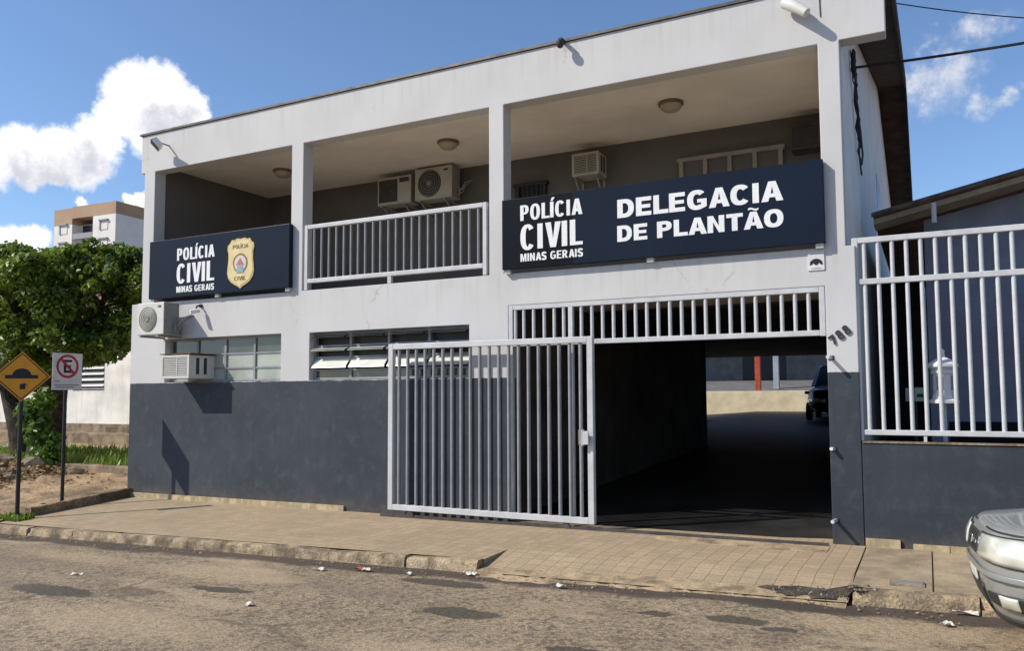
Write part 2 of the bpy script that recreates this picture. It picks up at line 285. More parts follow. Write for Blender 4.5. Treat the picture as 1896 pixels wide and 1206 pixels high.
def pave_mat():
    mt = bpy.data.materials.new('paving_tiles'); mt.use_nodes = True; t = mt.node_tree; b = t.nodes['Principled BSDF']
    c = nn(t, 'ShaderNodeTexCoord'); P = c.outputs['Object']
    mp = nn(t, 'ShaderNodeMapping'); t.links.new(P, mp.inputs[0]); mp.inputs['Rotation'].default_value = (0, 0, R(1))
    br = nn(t, 'ShaderNodeTexBrick'); t.links.new(mp.outputs[0], br.inputs['Vector']); br.offset = 0.
    setin(br, Scale=1.0); br.inputs['Mortar Size'].default_value = .006; br.inputs['Brick Width'].default_value = .15; br.inputs['Row Height'].default_value = .15; br.inputs['Mortar Smooth'].default_value = .6
    br.inputs['Color1'].default_value = (.37, .28, .182, 1); br.inputs['Color2'].default_value = (.43, .33, .215, 1); br.inputs['Mortar'].default_value = (.285, .215, .138, 1); br.inputs['Bias'].default_value = 0
    wv = nn(t, 'ShaderNodeTexBrick'); t.links.new(mp.outputs[0], wv.inputs['Vector']); wv.offset = .5
    wv.inputs['Brick Width'].default_value = .1; wv.inputs['Row Height'].default_value = .05; wv.inputs['Mortar Size'].default_value = .006; setin(wv, Scale=1.); wv.inputs['Mortar Smooth'].default_value = 1.
    wv.inputs['Color1'].default_value = (1, 1, 1, 1); wv.inputs['Color2'].default_value = (.93, .93, .93, 1); wv.inputs['Mortar'].default_value = (.84, .83, .81, 1)
    def noise(s, d=6., r=.65):
        n = nn(t, 'ShaderNodeTexNoise'); setin(n, Scale=s, Detail=d, Roughness=r); t.links.new(P, n.inputs['Vector']); return n.outputs['Fac']
    a, m2, f = noise(.9), noise(4.), noise(55., 3.)
    o = mixc(t, 1., br.outputs['Color'], wv.outputs['Color'], 'MULTIPLY')
    o = mixc(t, mrange(t, a, .40, .68, 0, .5), o, (.28, .22, .145))
    o = mixc(t, mrange(t, m2, .5, .72, 0, .45), o, (.43, .335, .225))
    o = mixc(t, mrange(t, noise(1.7), .60, .74, 0, .5), o, (.17, .14, .10))
    o = mixc(t, 1., o, mixc(t, mrange(t, f, .3, .7), (.82, .82, .82), (1.06, 1.06, 1.06)), 'MULTIPLY')
    t.links.new(o, b.inputs['Base Color']); b.inputs['Roughness'].default_value = .9; b.inputs['Specular IOR Level'].default_value = .25
    bp = nn(t, 'ShaderNodeBump'); setin(bp, Strength=.6, Distance=.006); t.links.new(mth(t, 'ADD', br.outputs['Fac'], mth(t, 'MULTIPLY', f, -.5)), bp.inputs['Height']); bp.invert = True; t.links.new(bp.outputs[0], b.inputs['Normal'])
    M['paving_tiles'] = mt
pave_mat()
def car_mat():
    mt = bpy.data.materials.new('car_paint'); mt.use_nodes = True; t = mt.node_tree; b = t.nodes['Principled BSDF']
    c = nn(t, 'ShaderNodeTexCoord'); n = nn(t, 'ShaderNodeTexNoise'); setin(n, Scale=3., Detail=5.); t.links.new(c.outputs['Object'], n.inputs['Vector'])
    sx = nn(t, 'ShaderNodeSeparateXYZ'); t.links.new(c.outputs['Object'], sx.inputs[0])
    o = mixc(t, n.outputs['Fac'], (.30, .312, .298), (.36, .372, .356))
    dust = mth(t, 'MULTIPLY', mrange(t, sx.outputs['Z'], .15, .45, .6, .08), n.outputs['Fac'])
    o = mixc(t, dust, o, (.26, .2, .14)); t.links.new(o, b.inputs['Base Color'])
    b.inputs['Metallic'].default_value = .35; b.inputs['Roughness'].default_value = .36; b.inputs['Coat Weight'].default_value = .7; b.inputs['Coat Roughness'].default_value = .08
    M['car_paint'] = mt
    mt = bpy.data.materials.new('lamp_lens'); mt.use_nodes = True; t = mt.node_tree; b = t.nodes['Principled BSDF']
    c = nn(t, 'ShaderNodeTexCoord'); v = nn(t, 'ShaderNodeTexVoronoi'); v.inputs['Scale'].default_value = 9; t.links.new(c.outputs['Object'], v.inputs['Vector'])
    t.links.new(mixc(t, v.outputs['Distance'], (.52, .52, .42), (.82, .82, .74)), b.inputs['Base Color']); b.inputs['Roughness'].default_value = .12; b.inputs['Coat Weight'].default_value = 1.; b.inputs['Metallic'].default_value = .3
    M['lamp_lens'] = mt
car_mat()

# ------------------------------------------------------------------ builders
def tag(o, label=None, cat=None, group=None, kind=None):
    if label: o['label'] = label
    if cat: o['category'] = cat
    if group: o['group'] = group
    if kind: o['kind'] = kind
    return o
def thing(name, label, cat, loc=(0, 0, 0), rz=0, group=None):
    o = bpy.data.objects.new(name, None); COL.objects.link(o); o.location = loc; o.rotation_euler = (0, 0, rz); o.empty_display_size = .2
    return tag(o, label, cat, group)
class MB:
    def __init__(s): s.v = []; s.f = []; s.mi = []
    def add(s, vs, fs, mi=0):
        k = len(s.v); s.v += [tuple(x) for x in vs]; s.f += [tuple(i+k for i in q) for q in fs]; s.mi += [mi]*len(fs); return s
    def box(s, x0, x1, y0, y1, z0, z1, mi=0):
        return s.add([(x0,y0,z0),(x1,y0,z0),(x1,y1,z0),(x0,y1,z0),(x0,y0,z1),(x1,y0,z1),(x1,y1,z1),(x0,y1,z1)],
                     [(0,3,2,1),(4,5,6,7),(0,1,5,4),(1,2,6,5),(2,3,7,6),(3,0,4,7)], mi)
    def beam(s, a, b, w, h, mi=0):   # box beam between two points
        a = Vector(a); b = Vector(b); d = (b-a).normalized(); u = d.cross(Vector((0,0,1)))
        if u.length < 1e-3: u = Vector((1,0,0))
        u.normalize(); v = u.cross(d)
        vs = [p+u*sx*w/2+v*sy*h/2 for p in (a, b) for sx, sy in ((-1,-1),(1,-1),(1,1),(-1,1))]
        return s.add(vs, [(3,2,1,0),(4,5,6,7),(0,1,5,4),(1,2,6,5),(2,3,7,6),(3,0,4,7)], mi)
    def tube(s, pts, rads, n=8, mi=0, caps=True):
        pts = [Vector(p) for p in pts]
        if isinstance(rads, (int, float)): rads = [rads]*len(pts)
        k = len(s.v); ref = None
        for i, p in enumerate(pts):
            d = (pts[min(i+1, len(pts)-1)]-pts[max(i-1, 0)]).normalized()
            if ref is None: ref = d.orthogonal().normalized()
            u = (ref-d*ref.dot(d)); u = u.normalized() if u.length > 1e-4 else d.orthogonal().normalized(); ref = u; w = d.cross(u)
            for j in range(n):
                a = 2*math.pi*j/n; s.v.append(tuple(p+(u*math.cos(a)+w*math.sin(a))*rads[i]))
        for i in range(len(pts)-1):
            for j in range(n):
                s.f.append((k+i*n+j, k+i*n+(j+1) % n, k+(i+1)*n+(j+1) % n, k+(i+1)*n+j)); s.mi.append(mi)
        if caps:
            s.f.append(tuple(k+j for j in range(n-1, -1, -1))); s.mi.append(mi)
            e = k+(len(pts)-1)*n; s.f.append(tuple(e+j for j in range(n))); s.mi.append(mi)
        return s
    def prism(s, poly, y0, y1, mi=0):   # polygon of (x,z) extruded along y
        n = len(poly); vs = [(x, y0, z) for x, z in poly]+[(x, y1, z) for x, z in poly]
        fs = [tuple(range(n)), tuple(range(2*n-1, n-1, -1))]+[(i, i+n, (i+1) % n+n, (i+1) % n) for i in range(n)]
        return s.add(vs, fs, mi)
    def lathe(s, prof, c, axis='z', n=20, mi=0, caps=True):
        k = len(s.v)
        for r, h in prof:
            for j in range(n):
                a = 2*math.pi*j/n; x, y = r*math.cos(a), r*math.sin(a)
                p = {'z': (x, y, h), 'y': (x, h, y), 'x': (h, x, y)}[axis]; s.v.append((c[0]+p[0], c[1]+p[1], c[2]+p[2]))
        for i in range(len(prof)-1):
            for j in range(n):
                s.f.append((k+i*n+j, k+i*n+(j+1) % n, k+(i+1)*n+(j+1) % n, k+(i+1)*n+j)); s.mi.append(mi)
        if caps:
            s.f.append(tuple(k+j for j in range(n-1, -1, -1))); s.mi.append(mi)
            e = k+(len(prof)-1)*n; s.f.append(tuple(e+j for j in range(n))); s.mi.append(mi)
        return s
    def grid(s, nx, ny, fn, mi=0):
        k = len(s.v)
        for j in range(ny+1):
            for i in range(nx+1): s.v.append(tuple(fn(i/nx, j/ny)))
        for j in range(ny):
            for i in range(nx):
                a = k+j*(nx+1)+i; s.f.append((a, a+1, a+nx+2, a+nx+1)); s.mi.append(mi)
        return s
    def build(s, name, mat, parent=None, smooth=False, bevel=0, fixn=True, origin=None):
        me = bpy.data.meshes.new(name); me.from_pydata(s.v, [], s.f)
        mats = mat if isinstance(mat, (list, tuple)) else [mat]
        for q in mats: me.materials.append(M[q])
        me.polygons.foreach_set('material_index', s.mi)
        if fixn:
            bm = bmesh.new(); bm.from_mesh(me); bmesh.ops.recalc_face_normals(bm, faces=bm.faces); bm.to_mesh(me); bm.free()
        if smooth: me.polygons.foreach_set('use_smooth', [True]*len(me.polygons))
        o = bpy.data.objects.new(name, me); COL.objects.link(o)
        if parent: o.parent = parent
        if bevel:
            b = o.modifiers.new('bevel', 'BEVEL'); b.width = bevel; b.segments = 2; b.limit_method = 'ANGLE'; b.angle_limit = R(40)
        if smooth:
            me.set_sharp_from_angle(angle=R(38))
        return o
def struct(name, mb, mat, **k): return tag(mb.build(name, mat, **k), kind='structure')
def copy_tree(o, parent=None):
    c = o.copy(); COL.objects.link(c)
    if parent: c.parent = parent
    for ch in list(o.children): copy_tree(ch, c)
    return c
def cellwall(xs, zs, solid, y0, y1):
    """welded wall: solid(xm,zm) says which cell of the x/z grid is filled"""
    mb = MB(); id = {}
    def V(x, y, z):
        k = (round(x, 4), round(y, 4), round(z, 4))
        if k not in id: id[k] = len(mb.v); mb.v.append(k)
        return id[k]
    nx, nz = len(xs)-1, len(zs)-1
    F = [[solid((xs[i]+xs[i+1])/2, (zs[j]+zs[j+1])/2) for j in range(nz)] for i in range(nx)]
    g = lambda i, j: 0 <= i < nx and 0 <= j < nz and F[i][j]
    for i in range(nx):
        for j in range(nz):
            if not F[i][j]: continue
            a, b, c, d = xs[i], xs[i+1], zs[j], zs[j+1]
            q = [(V(a,y0,c),V(b,y0,c),V(b,y0,d),V(a,y0,d)), (V(a,y1,c),V(a,y1,d),V(b,y1,d),V(b,y1,c))]
            if not g(i-1, j): q.append((V(a,y0,c),V(a,y0,d),V(a,y1,d),V(a,y1,c)))
            if not g(i+1, j): q.append((V(b,y0,c),V(b,y1,c),V(b,y1,d),V(b,y0,d)))
            if not g(i, j-1): q.append((V(a,y0,c),V(a,y1,c),V(b,y1,c),V(b,y0,c)))
            if not g(i, j+1): q.append((V(a,y0,d),V(b,y0,d),V(b,y1,d),V(a,y1,d)))
            for x in q: mb.f.append(x); mb.mi.append(0)
    return mb
def arc(cx, cz, rx, rz, a0, a1, n=18, e=2.35):
    """points on a squarish ellipse, angles in degrees"""
    P = []
    for i in range(n+1):
        a = R(a0+(a1-a0)*i/n); c, q = math.cos(a), math.sin(a)
        P.append((cx+rx*math.copysign(abs(c)**(2/e), c), cz+rz*math.copysign(abs(q)**(2/e), q)))
    return P
def glyph(ch, w, s, t):
    """outlines (outer first, then holes) of a heavy sans capital of height 1, stem s, bar t"""
    o = .0; h = 1.
    if ch in 'IÍ':
        out = [[(0,0),(s,0),(s,1),(0,1)]]; W = s
        if ch == 'Í': out.append([(s*.15,1.06),(s*.75,1.06),(s*1.35,1.28),(s*.55,1.28)])
        return W, out
    if ch == 'L': return w*.88, [[(0,0),(w*.88,0),(w*.88,t),(s,t),(s,1),(0,1)]]
    if ch == 'E': return w*.92, [[(0,0),(w*.92,0),(w*.92,t),(s,t),(s,.5-t*.45),(w*.86,.5-t*.45),(w*.86,.5+t*.45),(s,.5+t*.45),(s,1-t),(w*.92,1-t),(w*.92,1),(0,1)]]
    if ch == 'T': return w*.98, [[(w*.49-s/2,0),(w*.49+s/2,0),(w*.49+s/2,1-t),(w*.98,1-t),(w*.98,1),(0,1),(0,1-t),(w*.49-s/2,1-t)]]
    if ch == 'V': W = w*1.1; return W, [[(W/2-s*.52,0),(W/2+s*.52,0),(W,1),(W-s*1.06,1),(W/2,.30),(s*1.06,1),(0,1)]]
    if ch in 'AÃ':
        W = w*1.14; a = s*1.06
        out = [[(0,0),(a,0),(a+.17*(W/2-a*.5),.2),(W-a-.17*(W/2-a*.5),.2),(W-a,0),(W,0),(W/2+s*.56,1),(W/2-s*.56,1)], [(a+.36*(W/2-a*.5),.39),(W/2,.76),(W-a-.36*(W/2-a*.5),.39)]]
        if ch == 'Ã':
            c = W/2; u = w*.30; P = [(c-u+2*u*i/14, 1.15+.045*math.sin(2*math.pi*i/14)) for i in range(15)]
            out.append([(x, z-.055) for x, z in P]+[(x, z+.055) for x, z in P[::-1]])
        return W, out
    if ch == 'N': W = w*1.02; return W, [[(0,0),(s,0),(s,.62),(W-s,0),(W,0),(W,1),(W-s,1),(W-s,.38),(s,1),(0,1)]]
    if ch == 'M': W = w*1.26; return W, [[(0,0),(s*.92,0),(s*.92,.66),(W/2-s*.36,0),(W/2+s*.36,0),(W-s*.92,.66),(W-s*.92,0),(W,0),(W,1),(W-s*1.25,1),(W/2,.36),(s*1.25,1),(0,1)]]
    if ch in 'PR':
        z0 = .40 if ch == 'P' else .42; W = w*.95; zc = (1+z0)/2; rz = (1-z0)/2
        bowl = arc(W*.52, zc, W*.48, rz, -90, 90, 14, 2.3); hole = [(s, z0+t*.9)]+arc(W*.50, zc, W*.50-s, rz-t*.9, -90, 90, 12, 2.2)+[(s, 1-t*.9)]
        if ch == 'P': return W, [[(0,0),(s,0),(s,z0)]+bowl+[(0,1)], hole]
        W2 = w*1.06; return W2, [[(0,0),(s,0),(s,z0-.02),(W*.40,z0-.02),(W2-s*1.12,0),(W2,0),(W*.72,z0+.04)]+arc(W*.52, zc, W*.48, rz, -70, 90, 14, 2.3)+[(0,1)], hole]
    if ch == 'D': return w*1.02, [[(0,0)]+arc(w*.45, .5, w*.57, .5, -90, 90, 20, 2.3)+[(0,1)], [(s,t)]+arc(w*.42, .5, w*.60-s, .5-t, -90, 90, 18, 2.2)+[(s,1-t)]]
    if ch == 'O': W = w*1.1; return W, [arc(W/2,.5,W/2,.52,0,360,40)[:-1], arc(W/2,.5,W/2-s,.52-t*1.05,0,360,32,2.2)[:-1]]
    if ch in 'CG':
        W = w*1.06
        if ch == 'C': return W, [arc(W/2,.5,W/2,.52,38,322,30)+arc(W/2,.5,W/2-s,.52-t*1.05,318,42,26,2.2)]
        W = w*1.1; return W, [arc(W/2,.5,W/2,.52,42,300,30)+[(W,.13),(W,.54),(W*.52,.54),(W*.52,.54-t*.85),(W-s*.92,.54-t*.85),(W-s*.92,.235)]+arc(W/2,.5,W/2-s,.52-t*1.05,305,46,26,2.2)]
    if ch == 'S':
        W = w*.98; c = [(W*.93,.74)]; 
        mid = arc(W*.5,.735,W*.5-s*.48,.285-t*.5,10,180,12,2.2)+arc(W*.5,.735,W*.5-s*.48,.235-t*.1,180,262,6,2.2)+arc(W*.5,.265,W*.5-s*.48,.235-t*.1,82,0,6,2.2)+arc(W*.5,.265,W*.5-s*.48,.285-t*.5,0,-170,12,2.2)
        L, Q = [], []
        for i, (x, z) in enumerate(mid):
            x0, z0 = mid[max(i-1,0)]; x1, z1 = mid[min(i+1,len(mid)-1)]; d = math.hypot(x1-x0, z1-z0) or 1; nx, nz = -(z1-z0)/d, (x1-x0)/d; k = .5*(abs(nz)*t+abs(nx)*s*.95)
            L.append((x+nx*k, z+nz*k)); Q.append((x-nx*k, z-nz*k))
        return W, [L+Q[::-1]]
    if ch == '7': return w*.9, [[(w*.14,0),(w*.14+s,0),(w*.9,1-t),(w*.9,1),(0,1),(0,1-t),(w*.9-s*1.15,1-t)]]
    if ch == '8': W = w*.98; return W, [arc(W/2,.27,W/2,.29,-215,35,22)+arc(W/2,.745,W*.45,.275,-25,205,22), arc(W/2,.27,W/2-s*.9,.29-t*.8,0,360,18,2.2)[:-1], arc(W/2,.755,W*.45-s*.9,.265-t*.8,0,360,18,2.2)[:-1]]
    return w*.45, []
def text(name, body, mat, parent, x0, x1, z0, z1, y, w=.62, s=.2, t=.17, gap=.07, ext=.006):
    """raised block capitals facing -y, stretched to the box x0..x1, z0..z1 (z1 = cap height)"""
    cu = bpy.data.curves.new(name, 'CURVE'); cu.dimensions = '2D'; cu.fill_mode = 'BOTH'; cu.extrude = .01; x = 0.; ca = bpy.data.curves.new('accent', 'CURVE'); ca.dimensions = '2D'; ca.fill_mode = 'BOTH'; ca.extrude = .01
    for ch in body:
        W, outs = glyph(ch, w, s, t)
        for pi_, P in enumerate(outs):
            sp = (ca if ch in 'ÍÃ' and pi_ == len(outs)-1 else cu).splines.new('POLY'); sp.points.add(len(P)-1); sp.use_cyclic_u = True
            for q, (a, b) in zip(sp.points, P): q.co = (a+x, b, 0, 1)
        x += W+gap*(.35 if ch in 'LAÃTV' else 1)
    tot = x-gap*(.35 if body[-1] in 'LAÃTV' else 1)
    res = None
    for nm, c_ in ((name, cu), ('accent', ca)):
        if not c_.splines: bpy.data.curves.remove(c_); continue
        o = bpy.data.objects.new(nm, c_); COL.objects.link(o); dg = bpy.context.evaluated_depsgraph_get(); dg.update()
        me = bpy.data.meshes.new_from_object(o.evaluated_get(dg)); bpy.data.objects.remove(o); bpy.data.curves.remove(c_)
        for v in me.vertices:
            a, b, c = v.co; v.co = (x0+a/tot*(x1-x0), y-(ext if c > 0 else -.001), z0+b*(z1-z0))
        me.materials.clear(); me.materials.append(M[mat])
        ob = bpy.data.objects.new(nm, me); COL.objects.link(ob); ob.parent = res or parent; res = res or ob
    return res
def leaves(cent, rad, n, size, flat=.0, stretch=1.6, droop=.3, seed=1):
    """n leaf quads spread through ellipsoidal clumps; returns verts, faces"""
    r = np.random.default_rng(seed); cent = np.array(cent, float); rad = np.array(rad, float)
    w = rad.prod(1)**(2/3); k = r.choice(len(cent), n, p=w/w.sum())
    d = r.normal(size=(n, 3)); d /= np.linalg.norm(d, axis=1)[:, None]
    p = cent[k]+d*rad[k]*(r.random(n)**.38)[:, None]
    nr = d*.45+r.normal(size=(n, 3))*.6+np.array([0, 0, .6]); nr /= np.linalg.norm(nr, axis=1)[:, None]
    t = np.cross(nr, r.normal(size=(n, 3))); t /= np.linalg.norm(t, axis=1)[:, None]; b = np.cross(nr, t)
    s = size*(.6+.8*r.random(n))[:, None]
    a0 = p-t*s*stretch/2; a2 = p+t*s*stretch/2-np.array([0, 0, 1])*s*droop; a1 = p+b*s*.5+nr*s*.1; a3 = p-b*s*.5+nr*s*.1
    V = np.stack([a0, a1, a2, a3], 1).reshape(-1, 3); F = np.arange(4*n).reshape(-1, 4)
    return V, F
def leafobj(name, V, F, mat, parent=None):
    me = bpy.data.meshes.new(name); me.vertices.add(len(V)); me.vertices.foreach_set('co', V.astype(np.float32).ravel())
    me.loops.add(F.size); me.loops.foreach_set('vertex_index', F.astype(np.int32).ravel()); me.polygons.add(len(F)); me.polygons.foreach_set('loop_start', np.arange(0, F.size, 4, dtype=np.int32))
    me.update(calc_edges=True); me.materials.append(M[mat]); o = bpy.data.objects.new(name, me); COL.objects.link(o)
    if parent: o.parent = parent
    return o

# ------------------------------------------------------------------ ground
mb = MB(); mb.add([(-900,-900,-.9),(900,-900,-.9),(900,900,-.9),(-900,900,-.9)], [(0,1,2,3)]); struct('ground', mb, 'dirt')
mb = MB()
def froad(u, v):
    x = -70+u*110
    if u < .42: x = -70+(u/.42)*54
    elif u < .86: x = -16+(u-.42)/.44*22
    else: x = 6+(u-.86)/.14*50
    y = ye(x)+.12-(v**1.6)*16
    return (x, y, zroad(x, y)+(.012*(math.sin(x*1.7+y)*math.sin(y*2.3-x*.6)) if -16 < x < 6 and v > .06 else 0))
mb.grid(200, 60, froad); struct('road', mb, 'asphalt', smooth=True)
# sidewalk: left flat part, driveway ramp, right slabs
mb = MB()
mb.grid(64, 14, lambda u, v: ((x := -12.0+u*(RX0+12.0)), (y := .25+v*(ye(x)+.14-.25)), zside(x, min(y, 0))))
mb.grid(34, 24, lambda u, v: ((x := RX0+.001+u*(RX1-RX0-.002)), (y := .30+v*(ye(x)-.06-.30)), zside(x, min(y, 0))))
mb.grid(1, 4, lambda u, v: (RX0, (y := -1.5+v*(ye(RX0)+.14+1.5)), (zside(RX0, y) if u < .5 else zside(RX0+.001, y)-.02)))
struct('pavement', mb, 'paving_tiles')
mb = MB()
slabs = [(-.612, -.012, -2.0), (-.008, .63, -2.0), (.634, 1.91, -2.0), (1.914, 3.41, -2.0), (3.414, 5.6, -2.0)]
for k, (a, b, y) in enumerate(slabs):
    dz = (.0, -.012, .006, 0, -.008)[k]
    mb.grid(3, 5, lambda u, v: ((x := a+.004+u*(b-a-.008)), (yy := -.0+v*(ye(x)+.14)), zside(x, yy)+dz))
    z = zside((a+b)/2, -1.)+dz
    for (p, q) in (((a+.004, 0), (a+.004, ye(a)+.14)), ((b-.004, 0), (b-.004, ye(b)+.14))):
        mb.add([(p[0],p[1],zside(*p)+dz), (q[0],q[1],zside(*q)+dz), (q[0],q[1],zside(*q)-.25), (p[0],p[1],zside(*p)-.25)], [(0,1,2,3)])
mb.grid(40, 5, lambda u, v: ((x := RX1-.03+u*(5.6-RX1)), (y := 0+v*(ye(x)+.10)), zside(min(x, 6) if x > RX1 else RX1+.001, y)-.03))
struct('pavement_slabs', mb, 'cement')
mb = MB(); mb.grid(60, 6, lambda u, v: ((x := RX0+.01+u*(RX1-RX0-.02)), (y := ye(x)+.14+.05*math.sin(x*2.1)-v*(.30+.045*math.sin(x*5)+.03*math.sin(x*17))), (zside(x, max(y, ye(x)-.06)) if y > ye(x)-.06 else zroad(x, y))+.006-.03*max(v-.8, 0)/.2))
struct('ramp_lip', mb, 'lip_cement', smooth=True)
def kerb(x0, x1, rough, seed):
    mb = MB(); r = random.Random(seed); x = x0
    while x < x1-.05:
        L = min(r.uniform(.75, 1.0), x1-x); a, b = x+.006, x+L-.006; n = 7; tilt = r.uniform(-.012, .012)*rough; sh = r.uniform(-.015, .015)*rough
        rows = []
        for i in range(n+1):
            xx = a+(b-a)*i/n; ch = r.random()**3*.045*rough*(1.6 if i in (0, n) else 1); z = zk(xx)+tilt*(i/n-.5)*2; y = ye(xx)+sh
            rows.append([(xx, y+.135, z), (xx, y+.03+ch*.5, z-ch*.3+r.uniform(-.003, .003)), (xx, y+.006+ch*.7, z-.022-ch), (xx, y+r.uniform(-.006, .006), z-.08), (xx, y-.012, zr(xx)-.05), (xx, y+.135, zr(xx)-.08)])
        k = len(mb.v)
        for q in rows: mb.v += q
        for i in range(n):
            for j in range(5): mb.f.append((k+i*6+j, k+i*6+j+1, k+(i+1)*6+j+1, k+(i+1)*6+j)); mb.mi.append(0)
        mb.f += [tuple(k+j for j in range(6)), tuple(k+n*6+j for j in range(5, -1, -1))]; mb.mi += [0, 0]
        x += L
    return mb
mb = kerb(-11.9, RX0-.0, 1.0, 3); mb2 = kerb(RX1+.02, 5.6, 1.3, 5); mb.add(mb2.v, mb2.f); struct('kerb', mb, 'kerb_stone', smooth=True)
# broken asphalt and rubble at the right end of the ramp
V = []; mb = MB(); r = random.Random(4)
for i in range(170):
    x = r.gauss(-.92, .24); y = ye(x)+r.gauss(.06, .09); s = r.uniform(.008, .034); k = len(mb.v)
    z = zside(x, y) if y > ye(x) else zroad(x, y)
    pts = [(x+s*r.uniform(.6, 1.2)*math.cos(a), y+s*r.uniform(.6, 1.2)*math.sin(a), z-.004) for a in (0, 1.2, 2.5, 3.7, 5)]
    mb.add(pts+[(x+r.uniform(-.3, .3)*s, y+r.uniform(-.3, .3)*s, z+s*r.uniform(.4, .9))], [(i, (i+1) % 5, 5) for i in range(5)])
mb2 = MB(); n = 40; P = []
for i in range(n):
    a = 2*math.pi*i/n; k = 1+.16*math.sin(3*a)+r.uniform(-.14, .14); x, y = -.93+.36*k*math.cos(a), -2.03+.13*k*math.sin(a); P.append((x, y, (zside(x, max(y, ye(x)-.06)) if y > ye(x)-.06 else zroad(x, y))+.012))
mb2.add(P+[(-.93, -2.03, zside(-.93, -2.03)+.014)], [(i, (i+1) % n, n) for i in range(n)]); struct('broken_edge', mb2, 'patch_asphalt')
tag(mb.build('rubble', 'rock'), 'scattered broken stones where the ramp meets the road gutter', 'rubble', kind='stuff')
# yard behind, inner floors
mb = MB(); mb.add([(-.6,.14,.16),(30,.14,.16),(30,40,.16),(-.6,40,.16)], [(0,1,2,3)]); struct('yard_floor', mb, 'cement')
# dirt lot left of the building
def zd(x, y):
    lip = .10+.03*math.sin(x*1.3)
    base = lip if y > -.2 else lip+(y+.2)*.115
    if x < -12.6: base += -.012*min(-12.6-x, 10) if y < 0 else 0
    if y > 1.25: base = .30+.02*(y-1.25)
    elif y > 0: base += .05*y
    base += .34*math.exp(-((x+15.9)/1.3)**2-((y-.15)/.75)**2)
    return base+.018*math.sin(x*5.1+y*3.7)*math.sin(y*6.3-x*2.2)+.01*math.sin(x*13+y*11)
mb = MB()
def fd(u, v):
    x = -12.06-(u**1.5)*40; y = (ye(x)-.05)+v*(60-ye(x)) if v > .5 else None
    vv = v/.55; y = -2.32+vv*3.52 if v < .55 else (1.28+(v-.55)/.45*6)
    if v < .55: y = max(y, ye(x)-.02-.25*(x < -12.3))
    z = zd(x, y)
    if v < .03: z = zroad(x, -2.4)+.01 if x < -12.2 else -.2
    if u < .02 and y < -1.75: z = -.11
    return (x, y, z)
mb.grid(110, 70, fd)
mb.add([(-52,7.2,.42),(-12.06,7.2,.42),(-12.06,60,1.4),(-52,60,1.4)], [(0,1,2,3)])
struct('dirt_lot', mb, 'dirt', smooth=True)
mb = MB()
n = 12; q = lambda y: zside(-12, y)
for i in range(n):
    y0 = -1.72*i/n; y1 = -1.72*(i+1)/n; t0 = .15-.02*i/n+.006*math.sin(i*2.2); t1 = .15-.02*(i+1)/n+.006*math.sin((i+1)*2.2)
    mb.add([(-12.2,y0,q(y0)+t0-.03),(-11.99,y0,q(y0)+t0),(-11.972,y0,q(y0)+t0-.012),(-11.965,y0,q(y0)-.05),(-12.2,y1,q(y1)+t1-.03),(-11.99,y1,q(y1)+t1),(-11.972,y1,q(y1)+t1-.012),(-11.965,y1,q(y1)-.05)], [(0,1,5,4),(1,2,6,5),(2,3,7,6)])
mb.add([(-12.2,-1.72,q(-1.72)+.10),(-11.99,-1.72,q(-1.72)+.13),(-11.965,-1.72,q(-1.72)-.05),(-12.2,-1.72,-.3)], [(0,1,2,3)])
struct('step_edge', mb, 'dirt')
mb = MB(); mb.box(-30, -12.12, 1.18, 1.36, 0, .335); struct('low_kerb', mb, 'old_concrete', bevel=.02)

# ------------------------------------------------------------------ police station
PS = thing('police_station', 'two-storey pale grey building with slate painted base and open veranda above a gateway', 'building', (-6.4, 0, 0))
def part(mb, name, mat, parent=None, **k):   # parts keep world coordinates; parent offset removed
    o = mb.build(name, mat, None, **k); o.parent = parent or PS
    base = (parent or PS); off = Vector(base.location)
    p = base.parent
    while p: off += Vector(p.location); p = p.parent
    o.data.transform(Matrix.Translation(-off)) if False else None
    o.location = -off; return o
holes = [(-11.25, -8.70, 1.91, 2.63), (-8.14, -5.39, 1.91, 2.62), (-4.80, -.94, -.5, 2.84)]
xs = sorted({-12.1, -11.95, -11.86, -11.60, -11.25, -8.70, -8.53, -8.30, -8.14, -5.39, -5.08, -4.86, -4.80, -.94, -.72, -.63, -.26})
zs = sorted({-.45, 1.91, 2.62, 2.63, 2.84, 3.26, 5.53, 6.19})
def solid(x, z):
    if z < 3.26:
        if x > -.63: return False
        if any(a < x < b and c < z < d for a, b, c, d in holes): return False
        return x > -12.1
    if z < 5.53: return any(a < x < b for a, b in ((-11.86,-11.60),(-8.53,-8.30),(-5.08,-4.86),(-.94,-.72)))
    return -11.95 < x < -.26
part(cellwall(xs, zs, solid, 0, .22), 'facade_wall', 'facade_paint', bevel=.008)
mb = MB(); mb.box(-11.98, -.22, -.025, .30, 6.192, 6.225); part(mb, 'flashing', 'steel')
mb = MB(); mb.box(-12.09, -.73, .225, 2.7, 3.0, 3.22); part(mb, 'veranda_floor', 'floor_tile')
mb = MB(); mb.box(-11.94, -.73, .225, 2.7, 5.66, 5.80); part(mb, 'veranda_ceiling', 'ceiling_paint')
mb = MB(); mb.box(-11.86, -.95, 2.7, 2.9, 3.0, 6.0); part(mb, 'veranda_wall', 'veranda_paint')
mb = MB(); mb.box(-11.86, -11.62, .222, 20, 3.222, 5.655); part(mb, 'end_wall', 'veranda_paint')
